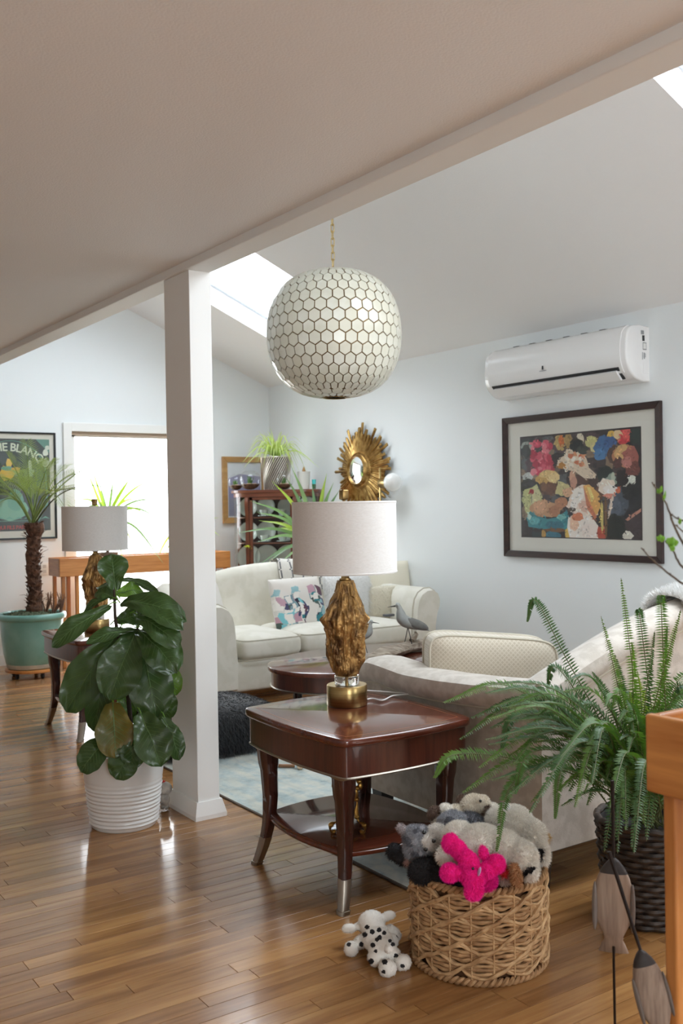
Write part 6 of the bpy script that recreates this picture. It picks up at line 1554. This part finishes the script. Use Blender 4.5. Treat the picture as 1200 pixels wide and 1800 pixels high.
c = at_y(668, 1060, 6.30); pillow(.34, .27, .12, lean(c, -.2, .25), FURC, 'throw_pillow', 'small cream fur pillow in front of the tall cream pillow', fur=(12000,.016,.002,FURC), seed=8)
c = at_y(352, 1066, 6.30); pillow(.42, .38, .14, lean(c, .35, .3), SATIN, 'throw_pillow', 'white pillow mostly hidden behind the post on the cream sofa', seed=9)
# throw over the sofa back
def throw():
    t = empty('throw_blanket', (4.3, 6.74, .80), 'white knit throw with dark stripes over the cream sofa back', 'blanket'); X0, X1 = 3.96, 4.86; m = MB(); cols = []
    def topz(x): u = (x-2.93)/2.02; return .70+.20*math.sin(PI*min(max((u-.02)/.96,0),1))**.75
    prof = [(6.86-.225,-.20),(6.86-.212,-.10),(6.86-.200,-.045),(6.86-.17,.012),(6.86-.13,.024),(6.86-.07,.012),(6.86-.03,-.045),(6.86-.012,-.12),(6.86-.008,-.3)]
    nx, ny = 70, 44
    pp = smoothpath([Vector((y,z,0)) for y, z in prof], ny)
    def g(i, j):
        x = lerp(X0, X1, i); q = pp[min(int(j*(ny-1)+.5), ny-1)]; z = topz(x)+q.y+.006*noise.noise(Vector((x*9,j*3,1))); return Vector((x+.02*noise.noise(Vector((j*3,i*4,4))), q.x-.006, z))
    m.grid(g, nx, ny); o = m.build('cloth', vcol('knit_throw', .95, 0, .6, 160), t, world=True)
    for i in range(nx-1):
        for j in range(ny-1):
            s_ = (i/(nx-1))*26; k = s_ % 2.6; zig = .35*abs((j % 6)-3)/3
            cols.append(S(112,112,114) if (k-zig) % 2.6 < .34 else S(226,222,214))
    paint_faces(o, cols); mm = MB(); rng = random.Random(3)
    for k in range(46):
        x = X1+.004; j = k/45; p = g(1.0, j); mm.tube([p, p+Vector((.02,rng.uniform(-.01,.01),-.012)), p+Vector((.026,0,-.05))], .003, 5)
    mm.build('fringe', mat('fringe_dark', S(70,68,70), .9), t, world=True)
throw()
# ---- loose cushion and fur on the near sofa
def near_cushion():
    DI = bpy.data.materials.new('diamond_weave'); DI.use_nodes = True; N = DI.node_tree.nodes; L = DI.node_tree.links; p = N['Principled BSDF']; p.inputs['Roughness'].default_value = .85; p.inputs['Sheen Weight'].default_value = .3
    tc = N.new('ShaderNodeTexCoord'); mp = N.new('ShaderNodeMapping'); mp.inputs['Rotation'].default_value = (0, PI/4, 0); mp.inputs['Scale'].default_value = (62,62,62); L.new(tc.outputs['Object'], mp.inputs[0]); ck = N.new('ShaderNodeTexBrick'); ck.offset = 0; ck.inputs['Color1'].default_value = S(196,186,166); ck.inputs['Color2'].default_value = S(188,178,158); ck.inputs['Mortar'].default_value = S(208,200,184); ck.inputs['Scale'].default_value = 1; ck.inputs['Mortar Size'].default_value = .12; ck.inputs['Brick Width'].default_value = .8; ck.inputs['Row Height'].default_value = .8
    sx = N.new('ShaderNodeSeparateXYZ'); L.new(mp.outputs[0], sx.inputs[0]); cb = N.new('ShaderNodeCombineXYZ'); L.new(sx.outputs[0], cb.inputs[0]); L.new(sx.outputs[2], cb.inputs[1]); L.new(cb.outputs[0], ck.inputs[0]); L.new(ck.outputs[0], p.inputs['Base Color'])
    c = Vector((2.79, 3.02, .645)); yaw = -.50; t = empty('box_cushion', c+Vector((0,0,-.16)), 'beige diamond weave box cushion standing behind the near sofa arm', 'cushion', yaw)
    w, h, th = .52, .31, .14; nn = 60; rings = []
    def outl(k): 
        def sp(x): return math.copysign(abs(x)**.30, x)
        return [Vector((w/2*k*sp(math.cos(2*PI*i/nn)), 0, h/2*k*sp(math.sin(2*PI*i/nn))-.012*(math.cos(2*PI*i/nn))**2*0)) for i in range(nn)]
    def sagged(v, y): return Vector((v.x, y, v.z+.16+ -.022*(v.x/w*2)*1.0*(1 if v.z > 0 else 0)+ .0))
    for k, y in ((.3,-th/2-.030),(.6,-th/2-.026),(.85,-th/2-.016),(.96,-th/2-.006),(1,-th/2),(1.005,-th/4),(1.005,th/4),(1,th/2),(.96,th/2+.006),(.85,th/2+.016),(.6,th/2+.026),(.3,th/2+.03)): rings.append([sagged(v, y) for v in outl(k)])
    m = MB(); m.loft(rings); b = m.build('cover', DI, t)
    for y in (-th/2, th/2):
        m = MB(); m.tube([sagged(v, y) for v in outl(1.006)], .0055, 6, closed=True); m.build('piping', PIPE, b)
near_cushion()
def fur_throw():
    m = MB(); c = Vector((3.30, 2.40+.045, 0)); t = empty('sheepskin', (3.3, 2.45, .95), 'white sheepskin over the near sofa back at the picture edge', 'throw')
    def topz(x): u = (x-2.445)/(4.62-2.445); return .725+.255*math.sin(PI*u)
    prof = [(-.044,-.035),(-.036,.0),(-.008,.016),(.045,.022),(.10,.010),(.135,-.03),(.15,-.08)]; pp = smoothpath([Vector((y,z,0)) for y, z in prof], 24)
    def g(i, j): x = lerp(3.17, 3.72, i); q = pp[int(j*23+.5)]; return Vector((x, 2.40+q.x, topz(x)+q.y+.010))
    m.grid(g, 30, 24); m.build('hide', FURW, t, world=True); f = MB(); fs = [tuple(reversed(q)) for q in m.f]
    V = np.array(m.v)
    vv, ff, cc = fur_on(V, m.f, None, 30000, .04, .003, 4, droop=.2); 
    # make fibres point away from the sofa
    cen = np.array([3.5, 2.45, .80]); P = vv.reshape(-1,3,3); d = P[:,2]-P[:,0]; outw = P[:,0]-cen; outw[:,0] = 0; flip = (d*outw).sum(1) < 0; P[flip,2] = P[flip,0]-d[flip]; q = np_obj('fur', P.reshape(-1,3), ff, FURW, t); q['kind'] = 'stuff'
fur_throw()
# ---- black fur pouf
def pouf():
    c = Vector((2.50, 4.98, .15)); t = empty('fur_pouf', (c.x, c.y, .007), 'low black fur pouf on the rug behind the post', 'pouf'); m = xform(puff(.66, .56, .27, .45, crown=.1), Matrix.Translation((c.x, c.y, .142))); BF = mat('black_fur', S(20,21,24), .6, c2=S(34,36,40), nscale=6, rand_c2=None, sheen=.3)
    vs, fs = np.array(m.v), m.f; m.build('core', BF, t, world=True); vv, ff, cc = fur_on(vs, fs, None, 26000, .05, .0035, 6, droop=.8); vv[:,2] = np.maximum(vv[:,2], .0075); q = np_obj('fur', vv, ff, BF, t); q['kind'] = 'stuff'
pouf()
# ---- driftwood with shorebirds on the coffee table
DRIFT = mat('driftwood', S(176,164,148), .85, c2=S(122,108,94), nscale=9, stretch=(1,8,8), bump=.6, bscale=12)
def driftwood():
    a = at_z(640, 1168, .44); b = at_z(752, 1128, .45); a.z = .445; b.z = .46; t = empty('driftwood', ((a.x+b.x)/2, (a.y+b.y)/2, .421), 'weathered grey driftwood log on the coffee table', 'driftwood'); ax = b-a; n = 40; rg = []; s_ = unit(Vector((-ax.y, ax.x, 0)))
    for i in range(n+1):
        f = i/n; c = a+ax*f+Vector((0,0,.012*math.sin(f*5))); r = interp([0,.06,.3,.6,.85,1],[.012,.038,.048,.042,.055,.02], f)
        rg.append([c+s_*(math.cos(2*PI*j/20)*r*1.25*(1+.28*noise.noise(Vector((f*3,math.cos(2*PI*j/20)*1.6,math.sin(2*PI*j/20)*1.6)))))+Vector((0,0,max(-c.z+.4215, math.sin(2*PI*j/20)*r*.72*(1+.5*noise.noise(Vector((f*5+3,math.cos(2*PI*j/20)*2,math.sin(2*PI*j/20)*2))))))) for j in range(20)])
    m = MB(); m.loft(rg); m.build('log', DRIFT, t, world=True)
    m = MB(); m.tube([a+ax*.72+Vector((0,0,.03)), a+ax*.80+Vector((0,0,.065)), a+ax*.78+Vector((0,0,.085))], [.02,.014,.006], 8); m.build('stub', DRIFT, t, world=True); return a, ax
DA, DAX = driftwood()
def shorebird(foot, facing, sc, label):
    t = empty('shorebird_carving', foot, label, 'bird carving'); f = unit(facing); GB = mat('bird_grey', S(168,172,168), .5, c2=S(146,150,148), nscale=12); GW = mat('bird_wing', S(118,118,114), .6, c2=S(100,100,98), nscale=20); BKM = mat('bird_beak', S(58,54,50), .5)
    def q(x, z): return Vector(foot)+f*(x*sc)+Vector((0,0,z*sc))
    m = MB(); pts = smoothpath([q(-.118,.075),q(-.085,.088),q(-.04,.104),(q(.0,.118)),q(.030,.140),q(.040,.172),q(.045,.198),q(.054,.214),q(.068,.216)], 44); rad = [float(np.interp(i/43,[0,.08,.25,.42,.52,.62,.74,.83,.90,.96,1],[.003,.010,.026,.034,.033,.026,.0155,.014,.0165,.013,.005]))*sc for i in range(44)]; m.tube(pts, rad, 18); m.build('body', GB, t, world=True)
    s_ = unit(f.cross(Vector((0,0,1))))
    for k in (-1, 1):
        m = MB(); cc = q(-.045,.112)+s_*(k*.022*sc); m.ell(cc, (.009*sc,.024*sc,.074*sc), frame_to(f*1+Vector((0,0,.38))), 14, 12); m.build('wing', GW, t, world=True)
        m = MB(); m.tube([q(.0,.092)+s_*k*.008*sc, q(.008 if k > 0 else -.010,.05)+s_*k*.01*sc, q(.022 if k > 0 else -.022,-.012)+s_*k*.012*sc], .0026*sc, 6); m.build('leg', BKM, t, world=True)
        m = MB(); m.ell(q(.058,.214)+s_*k*.0135*sc, (.003*sc,)*3, nu=8, nv=6); m.build('eye', mat('bead_20_20_20', S(20,20,20), .2), t, world=True)
    m = MB(); m.tube([q(.062,.212), q(.085,.209), q(.112,.204)], [.0055*sc,.0032*sc,.0012*sc], 8); m.build('beak', BKM, t, world=True)
fb = DA+DAX*.66; fb.z = .478; shorebird(fb, -RT+Vector((0,0,0)), 1.10, 'grey carved shorebird on the driftwood facing the lamp')
fb2 = at_z(640, 1150, .422); shorebird(Vector((fb2.x, fb2.y, .44)), RT, .84, 'smaller carved shorebird hidden behind the gold stone lamp')
# ---- wooden fish on iron rods
FISHW = wood('grey_fish_wood', S(166,147,130), S(120,101,88), rough=.8, axis='Z', scale=2.2, coat=0, bump=.3); FISHD = mat('fish_dark', S(52,46,44), .6); IRON = mat('iron_rod', S(44,38,36), .5, .6); FISHG = mat('fish_fin_grey', S(120,112,106), .8)
def fish(center, axis, face, L, W, th, label, rod_lo, rod_hi, base):
    """fish plaque hanging nose up along axis"""
    a = unit(axis); n = unit(Vector(face)-a*Vector(face).dot(a)); s_ = a.cross(n); c = Vector(center); t = empty('wooden_fish_stake', base, label, 'fish ornament')
    def body(f0, f1, scale=1.0, mt=FISHW, name='body', th_=th):
        xs = [-1,-.80,-.72,-.62,-.3,.0,.3,.6,.8,.93,1.0]; ws = [.72,.52,.42,.50,.88,1.0,.93,.74,.50,.26,.05]; rg = []; N_ = 26
        for i in range(N_+1):
            f = lerp(f0, f1, i/N_); w_ = interp(xs, ws, f)*W/2*scale; h_ = th_/2*min(1,interp(xs,[.5,.6,.7,.9,1,1.1,1.1,1,.9,.7,.3],f))*scale
            rg.append([c+a*(f*L/2)+s_*(w_*math.copysign(abs(math.cos(2*PI*j/16))**.8, math.cos(2*PI*j/16)))+n*(h_*math.copysign(abs(math.sin(2*PI*j/16))**.8, math.sin(2*PI*j/16))) for j in range(16)])
        m = MB(); m.loft(rg); return m.build(name, mt, t, world=True)
    body(-1, .70); body(.68, 1.0, 1.03, FISHD, 'nose_cap')
    for k in (-1, 1):
        m = MB(); m.ell(c+s_*(k*W*.44)+a*(-.02*L)+n*.004, (W*.07, th*.35, L*.26), Matrix((s_, n, a)).transposed(), 12, 12); m.build('side_fin', FISHG, t, world=True)
    m = MB(); m.tube([rod_lo, c-a*L*.42+n*th*.55], .0028, 8); m.build('rod', IRON, t, world=True); m = MB(); m.tube([c+a*L*.49, rod_hi], [.0032,.0042], 8); m.build('rod', IRON, t, world=True)
    m = MB(); m.lathe([(0,0),(.055,0),(.055,.006),(.01,.009),(.004,.02),(0,.02)], 24, Vector((rod_lo.x, rod_lo.y, 0))); m.build('stand_foot', IRON, t, world=True)
d = 2.18; c1 = at_d(1078, 1590, d); lo = Vector((c1.x, c1.y, .006)); fish(c1, UP, CAM-c1, .206, .090, .026, 'grey wooden fish nose up on an iron rod before the fern planter', lo, at_d(1076, 1372, d), Vector((c1.x, c1.y, 0)))
d = 1.98; c2 = at_d(1147, 1752, d); ax = at_d(1122, 1668, d)-at_d(1165, 1830, d-.02); lo2 = at_z(1178, 1905, .006); fish(c2, ax, CAM-c2+RT*.4, .185, .070, .028, 'second grey wooden fish tilted on its rod at the picture corner', lo2, at_d(1070, 1497, d+.04), Vector((lo2.x, lo2.y, 0)))
# ---- small things
def rope_toy():
    c = at_z(291, 1417, 0); c = Vector((1.825, 4.09, 0)); t = empty('rope_toy', c, 'grey white rope dog toy between the white pot and the post', 'dog toy'); RO = mat('rope_white', S(206,200,190), .9, c2=S(160,156,150), nscale=40, bump=.5); m = MB()
    for ph in (0, 2.1, 4.2): m.tube([c+Vector((.010*math.cos(i*.55+ph), .010*math.sin(i*.55+ph), .012+i*.0035)) for i in range(30)], .010, 6)
    m.ell(c+Vector((0,-.01,.10)), (.030,.028,.030), nu=14, nv=10); m.ell(c+Vector((-.004,-.012,.055)), (.022,.022,.03), nu=12, nv=10); m.build('knotted_rope', RO, t, world=True)
    m = MB(); m.ell(c+Vector((-.004,-.004,.128)), (.008,.008,.008), nu=8, nv=6); m.build('red_knot', mat('red_cotton', S(190,40,40), .8), t, world=True)
rope_toy()
def apple_bowl():
    c = at_z(160, 1103, .585); c.z = .5855; c.x = min(max(c.x,2.05),2.5); t = empty('paperweight', c, 'round glass paperweight with red centre on the table behind the fig', 'paperweight'); m = MB(); m.ell(c+Vector((0,0,.030)), (.042,.042,.030), nu=24, nv=14); m.build('glass_dome', mat('paperweight_glass', S(224,190,176), .1, coat=.6), t, world=True); m = MB(); m.ell(c+Vector((0,-.006,.040)), (.030,.036,.022), nu=18, nv=12); m.build('red_core', mat('red_core', S(200,44,62), .2, coat=.5), t, world=True)
apple_bowl()
def rug_toy():
    c = at_z(528, 1352, .007); t = empty('wooden_ring_toy', c, 'small pale wooden ring toy lying on the rug under the end table', 'toy'); m = MB(); M3 = frame_to(Vector((-.55,-.8,.15))); m.lathe([(.007,-.02),(.015,-.02),(.018,-.012),(.018,.012),(.015,.02),(.007,.02),(.007,-.02)], 24, c+Vector((0,0,.018)), M=M3); m.build('ring', mat('pale_wood', S(206,184,156), .6), t, world=True); m = MB(); m.tube([c+Vector((-.01,.04,.01)), c+Vector((-.06,.08,.01)), c+Vector((-.13,.16,.012))], .009, 8); m.build('handle', mat('mid_wood', S(150,110,80), .6), t, world=True)
rug_toy()
def remote():
    c = at_y(683, 1091, 6.12); t = empty('reading_glasses_case', (c.x, c.y, .474), 'slim dark case lying on the cream sofa seat', 'case'); m = MB(); m.add(*rounded_box((0,0,.009),(.045,.022,.009),.006)); m.build('shell', mat('grey_case', S(84,86,90), .4), t)
remote()
def outlet():
    p = at_y(78, 1000, YW); m = MB(); m.box(p.x-.036, p.x+.036, YW-.006, YW-.0005, p.z-.056, p.z+.056); o = m.build('wall_outlet', mat('outlet_plastic', S(232,232,228), .4), bevel=.002); tag(o, 'white wall outlet plate beside the palm pot', 'outlet'); mm = MB()
    for dz in (-.022,.022): mm.box(p.x-.014, p.x+.014, YW-.0085, YW-.006, p.z+dz-.014, p.z+dz+.014)
    mm.build('socket', mat('socket_grey', S(200,200,196), .5), o, smooth=False)
outlet()
# ================================================================== families of alike things
FAMILY = {'end_table': 'mahogany end tables', 'table_lamp': 'gold stone table lamps', 'sofa': 'sofas facing each other', 'throw_pillow': 'pillows on the cream sofa', 'terrarium': 'glass terrariums on the cabinet',
          'plant_stand': 'oak plant stands', 'potted_dracaena': 'dracaenas', 'shorebird_carving': 'carved shorebirds', 'wooden_fish_stake': 'wooden fish stakes'}
for o in bpy.data.objects:
    if o.parent is None and 'category' in o:
        k = o.name.split('.')[0]
        if k in FAMILY: o['group'] = FAMILY[k]
        elif k.startswith('plush_') and k != 'plush_dalmatian': o['group'] = 'stuffed toys in the basket'
